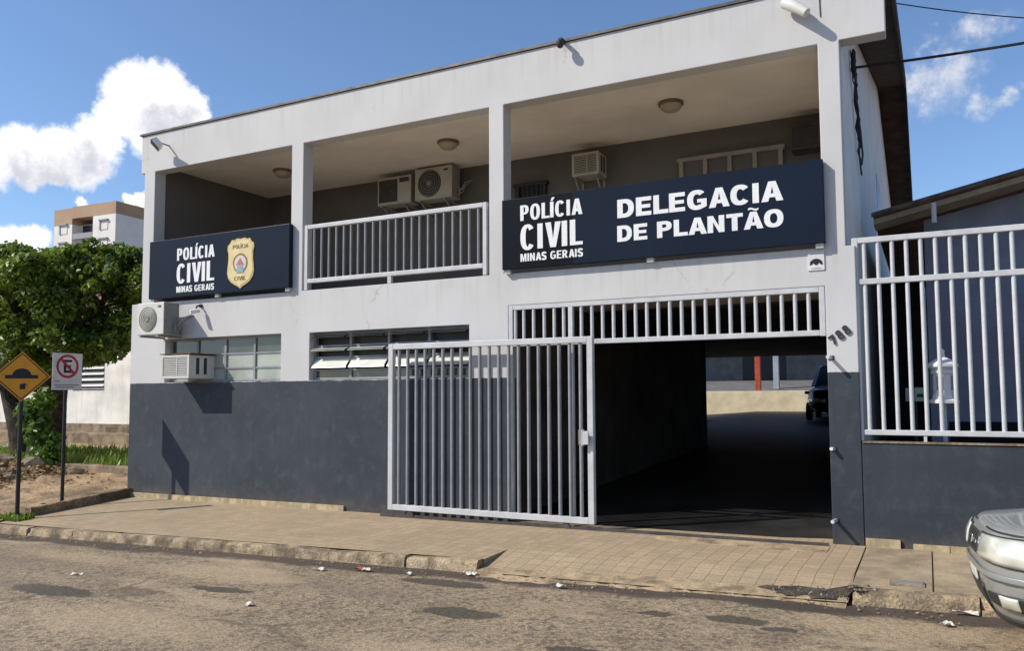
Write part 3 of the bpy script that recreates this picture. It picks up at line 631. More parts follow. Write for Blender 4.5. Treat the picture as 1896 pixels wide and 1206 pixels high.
# right side wall, gable shaped
mb = MB(); prof = [(.222,-.4),(20,-.4),(20,6.0),(9.5,8.25),(2.6,6.62),(.222,6.1)]
mb.add([(-.94,y,z) for y, z in prof]+[(-.72,y,z) for y, z in prof], [tuple(range(6)), tuple(range(11,5,-1))]+[(i,(i+1)%6,(i+1)%6+6,i+6) for i in range(6)])
part(mb, 'side_wall', 'wall_white')
mb = MB(); mb.box(-12.1, -11.9, .225, 20, -.4, 2.99); mb.box(-11.9, -11.7, 19.8, 20, 2.99, 6); part(mb, 'left_wall', 'wall_white')
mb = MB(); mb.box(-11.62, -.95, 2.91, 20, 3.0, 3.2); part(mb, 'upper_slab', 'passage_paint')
# rooms and passage of the ground floor
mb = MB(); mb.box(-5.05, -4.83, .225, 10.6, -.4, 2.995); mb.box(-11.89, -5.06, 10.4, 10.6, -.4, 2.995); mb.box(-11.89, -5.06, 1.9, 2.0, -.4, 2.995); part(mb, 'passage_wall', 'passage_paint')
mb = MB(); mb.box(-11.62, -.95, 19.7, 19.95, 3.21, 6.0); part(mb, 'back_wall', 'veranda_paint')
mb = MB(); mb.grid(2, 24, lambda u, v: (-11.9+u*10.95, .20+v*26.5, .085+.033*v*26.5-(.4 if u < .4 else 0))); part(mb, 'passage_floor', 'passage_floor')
# roof: gable with brown boarded verge on the right
def slab2(x0, x1, pr, th):
    mb = MB(); n = len(pr); vs = [(x, y, z+d) for x in (x0, x1) for d in (0, th) for y, z in pr]
    for i in range(n-1):
        a = i; mb.f += [(a,a+1,a+1+2*n,a+2*n), (a+n,a+3*n,a+1+3*n,a+1+n), (a,a+n,a+n+1,a+1), (a+2*n,a+1+2*n,a+1+3*n,a+3*n)]; mb.mi += [0]*4
    mb.f += [(0,2*n,3*n,n), (n-1,2*n-1,4*n-1,3*n-1)]; mb.mi += [0]*2; mb.v += vs; return mb
rp = [(.32, 6.14), (9.5, 8.30), (21, 5.85)]
part(slab2(-12.3, -.17, rp, .07), 'roof', 'roof_tile')
part(slab2(-.715, -.20, [(.32, 6.10), (9.5, 8.26), (21, 5.81)], .035), 'soffit', 'brown_wood')
part(slab2(-.20, -.165, [(.31, 6.02), (9.5, 8.18), (21.02, 5.73)], .17), 'verge_board', 'brown_wood')
# tiled plinth strips at the foot of the wall
def plinth(x0, x1, h):
    mb = MB(); x = x0
    while x < x1-.05:
        L = min(.33, x1-x); mb.add([(a,y,z) for a in (x+.003, x+L-.003) for y, z in ((-.03, zb(a)-.02), (-.03, zb(a)+h), (0.0-.002, zb(a)+h), (-.002, zb(a)-.02))], [(0,1,2,3),(7,6,5,4),(0,4,5,1),(1,5,6,2),(2,6,7,3),(3,7,4,0)]); x += L
    return mb
part(plinth(-12.02, -7.45, .075), 'plinth', 'plinth_tile')
# windows
def window(x0, x1, z0, z1, cols, tilts, rows, name='window'):
    w = bpy.data.objects.new(name, None); COL.objects.link(w); w.parent = PS; w.location = (x0-PS.location.x, .12, z0)
    def sub(mb, n, mat, **k):
        o = mb.build(n, mat, w, **k); o.location = (-x0, -.12, -z0); return o
    fr = MB(); t = .03
    fr.box(x0, x1, .10, .14, z0, z0+t); fr.box(x0, x1, .10, .14, z1-t, z1); fr.box(x0, x0+t, .10, .14, z0+t, z1-t); fr.box(x1-t, x1, .10, .14, z0+t, z1-t)
    for i in range(1, cols):
        c = x0+(x1-x0)*i/cols; fr.box(c-.02, c+.02, .098, .142, z0+t, z1-t)
    for zz in rows[1:-1]:
        for i in range(cols):
            a = x0+(x1-x0)*i/cols+.021; b = x0+(x1-x0)*(i+1)/cols-.021; fr.box(a, b, .104, .138, zz-.012, zz+.012)
    sub(fr, 'frame', 'grey_metal')
    dk = MB(); dk.box(x0+.01, x1-.01, .19, .20, z0+.01, z1-.01); sub(dk, 'backing', 'plastic_dark')
    for i in range(cols):
        a = x0+(x1-x0)*i/cols+.024; b = x0+(x1-x0)*(i+1)/cols-.024
        for j in range(len(rows)-1):
            c, d = rows[j]+.014, rows[j+1]-.014; tl, mt = tilts(i, j); h = d-c
            p = MB(); s, co = math.sin(tl)*h, math.cos(tl)*h
            p.add([(a,.12,d),(b,.12,d),(b,.12-s,d-co),(a,.12-s,d-co),(a,.127,d),(b,.127,d),(b,.127-s,d-co),(a,.127-s,d-co)], [(0,3,2,1),(4,5,6,7),(0,1,5,4),(1,2,6,5),(2,3,7,6),(3,0,4,7)])
            if tl: p.add([(a-.0,.118-s*.94,d-co*.94-.012),(b,.118-s*.94,d-co*.94-.012),(b,.118-s,d-co-.018),(a,.118-s,d-co-.018)], [(0,1,2,3)])
            sub(p, 'pane', mt)
    return w
window(-11.22, -8.71, 1.92, 2.625, 4, lambda i, j: (0, 'pane_glass' if j == 2 else 'pane_frosted'), [1.935, 2.13, 2.36, 2.61])
window(-8.13, -5.40, 1.92, 2.615, 4, lambda i, j: ((0, 'pane_glass'), (R(40), 'pane_louvre'), (R(70), 'pane_frosted'), (R(78), 'pane_glass'))[j], [1.935, 2.06, 2.25, 2.42, 2.60])
# windows inside the veranda (on the back wall)
def vwin(x0, x1, z0, z1, cols, bars=False):
    w = bpy.data.objects.new('window', None); COL.objects.link(w); w.parent = PS; w.location = (x0-PS.location.x, 2.7, z0)
    def sub(mb, n, mat):
        o = mb.build(n, mat, w); o.location = (-x0, -2.7, -z0); return o
    f = MB(); t = .06
    f.box(x0-t, x1+t, 2.62, 2.70, z1, z1+t); f.box(x0-t, x1+t, 2.62, 2.70, z0-t, z0)
    for i in range(cols+1):
        c = x0+(x1-x0)*i/cols; f.box(c-t/2, c+t/2, 2.625, 2.698, z0, z1)
    sub(f, 'frame', 'dull_frame' if not bars else 'black_metal')
    for i in range(cols):
        a = x0+(x1-x0)*i/cols+t/2; b = x0+(x1-x0)*(i+1)/cols-t/2; p = MB(); p.box(a, b, 2.665, 2.695, z0, z1); sub(p, 'pane', 'veranda_paint' if not bars else 'dark_window')
    if bars:
        for i in range(6):
            c = x0+(x1-x0)*(i+.5)/6; p = MB(); p.box(c-.012, c+.012, 2.60, 2.618, z0, z1); sub(p, 'bar', 'black_metal')
vwin(-3.2, -1.75, 4.2, 5.2, 4); vwin(-6.0, -5.5, 4.3, 5.16, 1, True)
# vent slot on the side wall
mb = MB(); mb.box(-.735, -.715, 7.4, 8.6, 4.9, 5.9); part(mb, 'side_window', 'dark_window')

# ------------------------------------------------------------------ railings, grilles and gate
def frame_thing(name, label, cat, x0, x1, z0, z1, y, tw, rails, bars, bw, bd, mat='white_metal', group=None, bmat='grey_metal', uprights=()):
    t = thing(name, label, cat, (x0, y, z0), 0, group)
    fr = MB()
    fr.box(0, tw, -tw/2, tw/2, 0, z1-z0); fr.box(x1-x0-tw, x1-x0, -tw/2, tw/2, 0, z1-z0)
    rz = sorted(rails)
    for z in rz: fr.box(tw, x1-x0-tw, -tw/2+.001, tw/2-.001, z-z0-tw/2, z-z0+tw/2)
    fr.build('frame', mat, t, bevel=.006)
    for u in uprights:
        q = MB(); q.box(u[0]-x0-.03, u[0]-x0+.03, -.03, .03, u[1]-z0, u[2]-z0); q.build('upright', mat, t, bevel=.005)
    me = {}
    for x, a, b in bars:
        k = (round(b-a, 3)); q = MB(); q.tube([(0, 0, 0), (0, 0, (b-a)/2), (0, 0, b-a)], bw/2, 12)
        if k not in me:
            o = q.build('bar', bmat, t, smooth=True); me[k] = o
        else: o = me[k].copy(); COL.objects.link(o); o.parent = t
        o.location = (x-x0, 0, a-z0)
    return t
rb = [-8.09,-7.95,-7.81,-7.67,-7.53,-7.40,-7.27,-7.14,-7.0,-6.87,-6.73,-6.6,-6.46,-6.33,-6.2,-6.06,-5.93,-5.8,-5.66,-5.53,-5.4,-5.26]
t = frame_thing('balcony_railing', 'pale grey barred railing across the middle opening of the veranda', 'railing', -8.26, -5.12, 3.265, 4.25, .03, .06, [3.40, 4.22], [(x, 3.43, 4.19) for x in rb], .036, .03)
q = MB(); q.box(-6.73+8.26, -6.67+8.26, -.025, .025, 0, .105); q.build('foot', 'white_metal', t)
gb = [-6.40+.1405*i for i in range(20)]
gz0, gz1 = .135, 2.385
GATE = frame_thing('sliding_gate', 'tall pale grey barred gate leaf slid open in front of the slate wall', 'gate', -6.56, -3.56, gz0, gz1, -.16, .075, [gz0+.0375, gz1-.0375], [(x, gz0+.075, gz1-.075) for x in gb], .046, .035)
h = MB(); h.box(2.87, 2.885, -.10, -.0385, .93, 1.13); h.box(2.885, 2.96, -.10, -.08, .95, 1.11); h.build('latch_plate', 'white_metal', GATE, bevel=.004)
h = MB(); h.tube([(2.845, -.05, .94), (2.845, -.11, .95), (2.845, -.11, 1.12), (2.845, -.05, 1.13)], .009, 6); h.build('handle', 'chrome', GATE, smooth=True)
for xx in (.35, 2.62):
    h = MB(); h.lathe([(.02, -.02), (.055, -.018), (.045, 0), (.055, .018), (.02, .02)], (xx, 0, -.058), 'y', 16); h.build('wheel', 'steel', GATE, smooth=True)
tb = [-4.71,-4.59,-4.45,-4.3,-4.16,-4.03]+[-3.79+.1408*i for i in range(20)]
t = frame_thing('gate_grille', 'fixed barred grille with pale frame filling the top of the gateway', 'grille', -4.80, -.945, 2.30, 2.84, .035, .06, [2.335, 2.81], [(x, 2.365, 2.78) for x in tb], .044, .04, uprights=[(-3.93, .09, 2.302), (-3.93, 2.366, 2.779), (-4.77, .09, 2.302)], bmat='white_metal')
mb = MB(); mb.box(-6.7, -.96, -.185, -.135, .0, .012); mb.box(-6.7, -.96, -.166, -.154, .012, .035)
o = mb.build('gate_rail', 'steel'); o.location.z = .0; tag(o, 'long steel floor rail that the sliding gate runs on', 'rail')
for v in o.data.vertices: v.co.z += zb(v.co.x)-.002
mb = MB(); mb.grid(24, 4, lambda u, v: ((x := -2.9+u*1.955), (y := -.19-v*(.30+.16*u+.03*math.sin(x*7))), zside(x, y)+.005-.012*max(v-.7, 0)/.3-.01*max(.12-u, 0)/.12)); struct('threshold', mb, 'lip_cement')
# pins on the gate pillar
for k, (z, y1, lab) in enumerate(((.34, -.17, 'lowest of the three pale latch pins on the gate pillar, near the pavement'), (1.09, -.07, 'short middle latch pin on the gate pillar edge'), (2.06, -.15, 'top latch pin on the gate pillar just below the house number'))):
    t = thing('latch_pin', lab, 'latch pin', (-.90, 0, z), 0, 'latch pins on the gate pillar')
    q = MB(); q.tube([(0, .0, 0), (-.02, y1, .005)], .019, 10); q.build('rod', 'white_metal', t, smooth=True)
    q = MB(); q.box(-.03, .03, -.008, -.0005, -.025, .025); q.build('plate', 'dark_paint', t, bevel=.003)
# street fence right of the gate: low slate wall, railing on it
FW = thing('boundary_wall', 'low slate painted street wall right of the gate pillar', 'wall', (-.6, .006, 0))
mb = MB(); mb.box(-.628+.6, 9, 0, .16, -.4, 1.16); mb.build('wall', 'facade_paint', FW, bevel=.01)
mb = MB(); mb.box(-.618+.6, 9, -.012, .172, 1.162, 1.178); mb.build('coping', 'old_concrete', FW)
mb = MB(); mb2 = plinth(-.62, -.24, .085); mb3 = plinth(-.18, 3.5, .055); mb.add(mb2.v, mb2.f); mb.add(mb3.v, mb3.f); o = mb.build('plinth', 'plinth_tile', FW); o.location = (.6, .0, 0)
fb = [-.545+.1345*i for i in range(64)]
t = thing('street_railing', 'tall white barred railing standing on the low slate wall', 'railing', (-.665, .06, 1.18))
fr = MB(); L = 8.9; tw = .06
fr.box(0, tw, -.03, .03, 0, 2.16)
for z, hh in ((.03+.06, .055), (1.685, .06), (2.13, .06)): fr.box(tw, L, -.029, .029, z-hh/2, z+hh/2)
fr.build('frame', 'white_metal', t, bevel=.006)
for xx in (.62, 3.2, 6.0):
    q = MB(); q.box(xx, xx+.03, -.02, .02, 0, .062); q.build('foot', 'white_metal', t)
m1 = MB(); m1.tube([(0, 0, 0), (0, 0, .8), (0, 0, 1.537)], .0215, 12); m2 = MB(); m2.tube([(0, 0, 0), (0, 0, .2), (0, 0, .384)], .0215, 12)
b1 = b2 = None
for x in fb[:48]:
    if b1 is None: b1 = m1.build('bar', 'white_metal', t, smooth=True); b2 = m2.build('bar', 'white_metal', t, smooth=True); o1, o2 = b1, b2
    else:
        o1 = b1.copy(); o2 = b2.copy()
        for o in (o1, o2): COL.objects.link(o); o.parent = t
    o1.location = (x+.665, 0, .118); o2.location = (x+.665, 0, 1.716)

# ------------------------------------------------------------------ signs on the facade
def board(name, label, x0, x1, z0, z1, mat):
    t = thing(name, label, 'sign', (x0, -.04, z0)); q = MB(); q.box(0, x1-x0, -.05, .03, 0, z1-z0); q.build('panel', mat, t, bevel=.006)
    for a in (.02, (x1-x0)/2-.03, x1-x0-.10):
        q = MB(); q.box(a, a+.08, -.02, .035, -.05, -.001); q.build('bracket', 'white_metal', t)
    return t
def wtext(body, t, x0, x1, z0, z1, w, s, tt, gap):
    l = t.location; return text('lettering', body, 'letter_white', t, x0-l.x, x1-l.x, z0-l.z, z1-l.z, -.0505, w, s, tt, gap, .005)
CAP = .729
s1 = board('police_sign', 'dark blue wall sign with a gold police badge on its right', -11.575, -8.475, 3.315, 4.29, 'sign_navy')
def police(t):
    x0 = -10.90 if t is s1 else -4.57; x1 = x0+.86
    wtext('POLÍCIA', t, x0, x1, 3.915, 4.115, .44, .165, .14, .075)
    wtext('CIVIL', t, x0, x1, 3.535, 3.855, .46, .175, .13, .085)
    wtext('MINAS', t, x0, x0+.365, 3.385, 3.485, .50, .17, .15, .10); wtext('GERAIS', t, x0+.42, x1, 3.385, 3.485, .50, .17, .15, .10)
police(s1)
def shield(k=1., cx=-9.465, cz=3.76):
    half = [(0, .385), (.075, .40), (.14, .375), (.19, .385), (.235, .325), (.275, .30), (.285, .24), (.262, .16), (.262, .05), (.278, -.05), (.285, -.14), (.262, -.22), (.20, -.29), (.12, -.335), (.05, -.365), (0, -.40)]
    P = half+[(-x, z) for x, z in half[-2:0:-1]]
    return [(cx+x*k-s1.location.x, cz+z*k-s1.location.z) for x, z in P]
bd = MB(); bd.prism(shield(1.), -.062, -.0505); b0 = bd.build('badge', 'gold', s1)
def sb(mb, n, mat): return mb.build(n, mat, b0)
bd = MB(); bd.prism(shield(.92), -.066, -.0622); sb(bd, 'badge_face', 'gold_pale')
cx, cz = -9.465-s1.location.x, 3.76-s1.location.z
def disc(r0, r1, y0, y1, z=0, n=28):
    q = MB(); k = 0
    for j in range(n):
        a = 2*math.pi*j/n; c, s = math.cos(a), math.sin(a)
        q.v += [(cx+r0*c, y0, cz+z+r0*s), (cx+r1*c, y0, cz+z+r1*s), (cx+r1*c, y1, cz+z+r1*s), (cx+r0*c, y1, cz+z+r0*s)]
    for j in range(n):
        a = 4*j; b = 4*((j+1) % n); q.f += [(a, b, b+1, a+1), (a+1, b+1, b+2, a+2), (a, a+3, b+3, b)]; q.mi += [0]*3
    return q
sb(disc(.125, .155, -.070, -.066), 'ring', 'gold_dark'); sb(disc(.001, .125, -.069, -.066), 'roundel', 'badge_white')
q = MB(); q.prism([(cx-.085, cz-.03), (cx+.085, cz-.03), (cx, cz+.085)], -.072, -.069); sb(q, 'triangle', 'badge_red')
q = MB(); q.prism([(cx-.075, cz-.15), (cx+.075, cz-.15), (cx+.055, cz-.03), (cx-.055, cz-.03)], -.074, -.0695); sb(q, 'base_shape', 'badge_blue')
for bod, w, z in (('POLÍCIA', .165, .235), ('CIVIL', .125, -.27)):
    o = text('badge_lettering', bod, 'gold_dark', b0, cx-w, cx+w, cz+z, cz+z+.062, -.0665, .55, .17, .15, .09, .003)
s2 = board('station_sign', 'long dark navy wall sign reading DELEGACIA DE PLANTÃO above the gateway', -4.84, -.915, 3.30, 4.215, 'sign_black')
police(s2)
wtext('DELEGACIA', s2, -3.255, -1.33, 3.81, 4.035, .80, .27, .215, .10)
wtext('DE', s2, -3.26, -2.885, 3.52, 3.715, .80, .27, .215, .10); wtext('PLANTÃO', s2, -2.765, -1.335, 3.52, 3.715, .80, .27, .215, .10)
q = MB(); q.box(1.0, 3.92, -.0512, -.0505, .004, .911); q.build('blue_field', 'sign_navy', s2)
# street number and camera notice
t = thing('house_number', 'small dark numerals 788 on the pale gate pillar', 'house number', (-.80, 0, 2.30))
for k, ch in enumerate('788'):
    o = text('numeral', ch, 'plastic_dark', t, -.032, .032, -.05, .05, 0, .62, .19, .16, .07, .016); o.location = (-.075+.068*k, -.002, -.045+.05*k); o.rotation_euler = (0, R(-36), 0)
t = thing('camera_notice', 'small white surveillance notice plate beside the big sign', 'notice', (-1.02, 0, 3.12))
q = MB(); q.box(-.085, .085, -.012, -.0005, -.105, .10); q.build('plate', 'sign_white_paint', t, bevel=.003)
q = MB(); q.prism([(-.068,-.045),(-.06,-.005),(-.03,.018),(0,.024),(.03,.018),(.06,-.005),(.068,-.045),(.045,-.042),(.03,-.022),(.012,-.045),(-.012,-.045),(-.03,-.022),(-.045,-.042)], -.015, -.012); q.build('symbol', 'sign_black_paint', t)
q = MB(); q.box(-.055, .06, -.0145, -.012, .072, .082); q.box(-.05, .05, -.0145, -.012, -.085, -.078); q.build('print', 'text_grey', t)

# ------------------------------------------------------------------ lamps and cameras on the facade
def floodlight(label, loc, rot, L, wd, mat, group):
    t = thing('floodlight', label, 'floodlight', loc, 0, group)
    q = MB(); q.tube([(0, 0, 0), (0, -.16, .0), (0, -.20, -.02)], .014, 8); q.build('arm', 'grey_metal', t, smooth=True)
    b = MB(); b.add([(-L/2,-wd/2,-.05),(L/2,-wd/2,-.05),(L/2,wd/2,-.05),(-L/2,wd/2,-.05),(-L/2*.85,-wd/2*.8,.05),(L/2*.85,-wd/2*.8,.05),(L/2*.85,wd/2*.8,.05),(-L/2*.85,wd/2*.8,.05)], [(0,3,2,1),(4,5,6,7),(0,1,5,4),(1,2,6,5),(2,3,7,6),(3,0,4,7)])
    o = b.build('housing', mat, t, bevel=.012); o.location = (0, -.24, -.03); o.rotation_euler = rot
    g = MB(); g.box(-L/2+.012, L/2-.012, -wd/2+.012, wd/2-.012, -.056, -.0502); o2 = g.build('glass', 'ac_dark', t); o2.location = (0, -.24, -.03); o2.rotation_euler = rot
    return t
floodlight('white square floodlight on the left end of the parapet', (-11.27, 0, 5.93), (R(-48), R(0), R(-38)), .24, .20, 'letter_white', 'floodlights on the parapet')
t = thing('floodlight', 'long pale tube floodlight on the right end of the parapet', 'floodlight', (-1.06, 0, 5.93), 0, 'floodlights on the parapet')
q = MB(); q.tube([(0, 0, 0), (.0, -.09, .0), (-.04, -.14, -.01)], .016, 8); q.build('arm', 'rust', t, smooth=True)
q = MB(); q.tube([(.05, -.175, -.11), (.04, -.17, -.10), (-.08, -.135, .01), (-.20, -.10, .10), (-.21, -.095, .11)], [.02, .05, .062, .062, .05], 16); q.build('housing', 'ac_white', t, smooth=True)
t = thing('dome_camera', 'small black dome camera hung from the parapet edge', 'camera', (-3.97, 0, 6.17))
q = MB(); q.box(-.025, .025, -.14, -.0005, .0, .03); q.build('arm', 'plastic_dark', t)
q = MB(); q.lathe([(.03, .0), (.05, -.02), (.05, -.06), (.035, -.095), (.012, -.11)], (0, -.14, .0), 'z', 16); q.build('dome', 'plastic_dark', t, smooth=True)
t = thing('cctv_camera', 'small white bullet security camera under the left police sign', 'camera', (-10.42, 0, 3.15))
q = MB(); q.lathe([(.032, -.001), (.032, -.025), (.016, -.03)], (0, 0, 0), 'y', 14); q.tube([(0, -.02, 0), (0, -.09, -.01), (.01, -.11, -.07)], .014, 8); q.build('bracket', 'plastic_dark', t, smooth=True)
q = MB(); q.tube([(.05, -.07, -.085), (.0, -.14, -.10), (-.03, -.19, -.115)], [.032, .036, .036], 14); q.build('body', 'letter_white', t, smooth=True)
def ceiling_light(x, lab):
    t = thing('ceiling_light', lab, 'ceiling light', (x, 1.32, 5.66), 0, 'round ceiling lights in the veranda')
    q = MB(); q.lathe([(.17, -.001), (.17, -.035), (.15, -.045)], (0, 0, 0), 'z', 28); q.build('ring', 'lamp_ring', t, smooth=True)
    q = MB(); q.lathe([(.148, -.042), (.14, -.08), (.10, -.115), (.03, -.13)], (0, 0, 0), 'z', 28); q.build('shade', 'lamp_glass', t, smooth=True)
ceiling_light(-9.96, 'round ceiling light above the left bay with the badge sign'); ceiling_light(-6.54, 'round ceiling light above the middle bay with the railing'); ceiling_light(-2.97, 'round ceiling light above the right bay with the long sign')

# ------------------------------------------------------------------ air conditioners
def condenser(label, cat, loc, w, h, d, mats, square=False, pipes=True, mount=.14, brace=True):
    """split unit hung on the wall plane y=loc.y; body starts 'mount' in front of it"""
    t = thing('condenser_unit', label, cat, loc, 0, 'air conditioning condensers on the station')
    y1 = -mount; y0 = -mount-d; fm, sm, gm = mats
    b = MB(); b.box(0, w, y0, y1, 0, h); o = b.build('casing', [fm, sm], t, bevel=.012)
    for p in o.data.polygons:
        if p.normal.x > .8: p.material_index = 1
    gx, gz, gr = w*.40, h*.5, min(h*.42, w*.33)
    g = MB()
    if square: g.box(w*.05, w*.60, y0-.008, y0-.0005, h*.10, h*.9)
    else: g.lathe([(gr, y0-.0006), (gr, y0-.010), (gr*.96, y0-.014)], (gx, 0, gz), 'y', 36)
    g.build('fan_grille', gm, t, smooth=not square)
    rr = MB()
    if square:
        for i in range(9): rr.box(w*.06, w*.59, y0-.014, y0-.0085, h*(.14+.085*i), h*(.14+.085*i)+.012)
    else:
        for k in (.3, .5, .7, .9):
            pr = [(gr*k-.003, y0-.0145), (gr*k-.003, y0-.018), (gr*k+.003, y0-.018), (gr*k+.003, y0-.0145)]; rr.lathe(pr, (gx, 0, gz), 'y', 36, 0, False)
        rr.lathe([(.045, y0-.0145), (.045, y0-.024)], (gx, 0, gz), 'y', 20)
    rr.build('guard', 'ac_dark' if square else 'ac_side', t, smooth=not square)
    l = MB(); l.box(w*.78, w*.90, y0-.003, y0-.0005, h*.84, h*.90)
    if square: l.box(w*.66, w*.94, y0-.005, y0-.0005, h*.76, h*.92)
    l.build('badge_plate', 'ac_dark', t)
    for xx in (w*.15, w*.80):
        k = MB(); k.beam((xx, 0, -.02), (xx, y0-.02, -.02), .035, .03); k.beam((xx, -.012, .02), (xx, -.012, .26), .035, .02)
        if brace: k.beam((xx, -.02, -.26), (xx, y0+.05, -.04), .025, .02)
        k.build('bracket', 'grey_metal', t)
    if pipes:
        p = MB(); p.tube([(w, y1-.08, h*.25), (w+.09, y1-.08, h*.30), (w+.12, y1-.04, h*.5), (w+.13, -.03, h*.62), (w+.16, .0, h*.62)], .016, 8); p.tube([(w, y1-.06, h*.18), (w+.07, y1-.05, h*.2), (w+.10, y1, h*.42), (w+.12, -.02, h*.58)], .011, 8)
        p.tube([(w, y1-.12, h*.35), (w+.05, y1-.12, h*.33), (w+.05, y1-.11, h*.12), (w, y1-.11, h*.10)], .01, 8)
        p.build('pipe', 'grey_metal', t, smooth=True)
    return t
condenser('white condenser unit with a round fan on the outside wall below the left sign', 'air conditioner', (-11.38, 0, 2.675), .62, .52, .30, ('ac_white', 'ac_side', 'ac_grille'), brace=False)
condenser('beige condenser with a square fan grille on the veranda wall', 'air conditioner', (-8.62, 2.7, 5.06), .72, .50, .28, ('ac_beige', 'ac_side', 'ac_dark'), square=True, pipes=False)
condenser('beige condenser with a round fan grille, closest to the middle pillar on the veranda wall', 'air conditioner', (-7.82, 2.7, 5.06), .76, .56, .28, ('ac_beige', 'ac_side', 'ac_dark'))
def windowac(label, loc, w, h, d, body, grille, top=None):
    t = thing('window_air_conditioner', label, 'air conditioner', loc, 0, 'window air conditioners on the station')
    b = MB(); b.box(0, w, -d, 0, 0, h); b.build('casing', body, t, bevel=.01)
    f = MB(); s = .035
    f.box(-.006, w+.006, -d-.02, -d-.0005, 0, s); f.box(-.006, w+.006, -d-.02, -d-.0005, h-s, h); f.box(-.006, s, -d-.02, -d-.0005, s, h-s); f.box(w-s, w+.006, -d-.02, -d-.0005, s, h-s)
    f.build('bezel', body, t, bevel=.004)
    g = MB()
    g.box(s, w-s, -d-.006, -d-.0006, s, h-s); g.build('grille', grille, t)
    k = MB(); n = 11
    for i in range(n): z = s+(h-2*s)*(i+.5)/n; k.box(s+.005, w-s-.005, -d-.013, -d-.0062, z-.006, z+.004)
    k.box(w*.55, w*.575, -d-.016, -d-.0132, s, h-s); k.build('louvre', body, t)
    v = MB()
    for i in range(2):
        a = -d*(.75-.3*i); v.box(w+.0005, w+.004, a, a+.06, h*.18, h*.88)
    v.build('side_vent', 'plastic_dark', t)
    if top:
        q = MB(); q.box(-.03, w+.05, -d-.03, .0, h+.012, h+.026); q.build('cover', top, t)
    return t
windowac('beige window air conditioner with rusty cover jutting from the lower left window', (-10.84, .12, 1.965), .62, .37, .50, 'ac_white', 'ac_grille', 'rust')
t = windowac('brown window air conditioner on a pale bracket between the veranda windows', (-4.86, 2.7, 5.12), .44, .36, .36, 'ac_beige', 'ac_dark')
for xx in (.04, .40):
    q = MB(); q.beam((xx, 0, -.02), (xx, -.36, -.02), .03, .03); q.beam((xx, -.015, -.5), (xx, -.015, -.03), .03, .02); q.beam((xx, -.02, -.38), (xx, -.34, -.04), .025, .02)
    q.build('bracket', 'dull_frame', t)
windowac('dark window air conditioner at the far right of the veranda wall', (-1.58, 2.7, 5.08), .40, .36, .30, 'ac_dark', 'plastic_dark')

# ------------------------------------------------------------------ cables
def cable(name, label, pts, r, parent=None):
    P = [Vector(p) for p in pts]; q = MB(); q.tube(P, r, 6); o = q.build(name, 'wire', parent, smooth=True)
    if label: tag(o, label, 'cable')
    return o
def sag(a, b, s, n=18):
    a, b = Vector(a), Vector(b); return [a.lerp(b, i/n)-Vector((0, 0, s*4*(i/n)*(1-i/n))) for i in range(n+1)]
cable('power_cable', 'thick black cable running from the station side wall out over the right house', sag((-.70, 1.38, 5.72), (9., .2, 5.75), .25), .016)
cable('power_cable', 'thin dark wire crossing the sky at the upper right', sag((-.20, 2.6, 6.98), (9., 6.2, 7.7), .75, 30), .008)
t = thing('cable_bracket', 'black service bracket with tangled cables on the right side wall', 'cable bracket', (-.72, 1.4, 5.7))
q = MB(); q.tube([(.0, .35, .28), (.05, .06, .28), (.05, .06, .26), (.05, -.02, -.05)], .014, 6); q.lathe([(.02, -.03), (.035, -.02), (.035, .02), (.02, .03)], (.05, -.02, 0), 'z', 10); q.build('bracket_arm', 'wire', t)
r = random.Random(2)
for k in range(6):
    pts = [(.02+r.uniform(0, .05), .0+r.uniform(-.05, .05), .25)]
    L = r.uniform(.9, 1.5); e = r.uniform(.5, 1.1)
    for i in range(1, 11): pts.append((.02+r.uniform(0, .05), e*i/10+r.uniform(-.05, .05), .25-L*i/10))
    q = MB(); q.tube(pts, r.uniform(.007, .016), 5); q.build('cable', 'wire', t)
cable('loose_wire', 'thin black wire hanging down the parapet beside the tube floodlight', [(-.90, -.006, 6.2), (-.905, -.007, 6.0), (-.90, -.006, 5.83)], .005)

# ------------------------------------------------------------------ street signs on the left
def pole(t, z0, z1, r=.03):
    q = MB(); q.tube([(0, 0, z0), (0, 0, z1)], r, 12); q.build('pole', 'black_metal', t, smooth=True)
t = thing('no_parking_sign', 'white plate with a red ringed E on a slim black pole', 'road sign', (-12.30, -1.02, zd(-12.3, -1.0)-.04))
zt = 2.09-t.location.z; pole(t, -.1, zt+.2, .028)
def platex(mb, P, x0, x1): # polygon of (y,z) extruded along x
    n = len(P); mb.add([(x0, y, z) for y, z in P]+[(x1, y, z) for y, z in P], [tuple(range(n)), tuple(range(2*n-1, n-1, -1))]+[(i, i+n, (i+1) % n+n, (i+1) % n) for i in range(n)]); return mb
q = platex(MB(), [(-.25, zt-.295), (.25, zt-.295), (.25, zt+.295), (-.25, zt+.295)], .03, .036); q.build('plate', 'sign_white_paint', t)
def ringx(r0, r1, cy, cz, x0, x1, n=40):
    q = MB()
    for j in range(n):
        a = 2*math.pi*j/n; c, s = math.cos(a), math.sin(a); q.v += [(x1, cy+r0*c, cz+r0*s), (x1, cy+r1*c, cz+r1*s), (x0, cy+r1*c, cz+r1*s), (x0, cy+r0*c, cz+r0*s)]
    for j in range(n):
        a = 4*j; b = 4*((j+1) % n); q.f += [(a, b, b+1, a+1), (a+1, b+1, b+2, a+2), (a, a+3, b+3, b)]; q.mi += [0]*3
    return q
cz = zt+.085
ringx(.150, .190, 0, cz, .036, .0385).build('ring', 'sign_red_paint', t)
q = MB()
for y0, y1, z0, z1 in ((-.065, -.025, -.105, .105), (-.024, .075, .068, .105), (-.024, .055, -.018, .018), (-.024, .075, -.105, -.068)): q.box(.036, .0388, y0, y1, cz+z0, cz+z1)
q.build('letter', 'sign_black_paint', t)
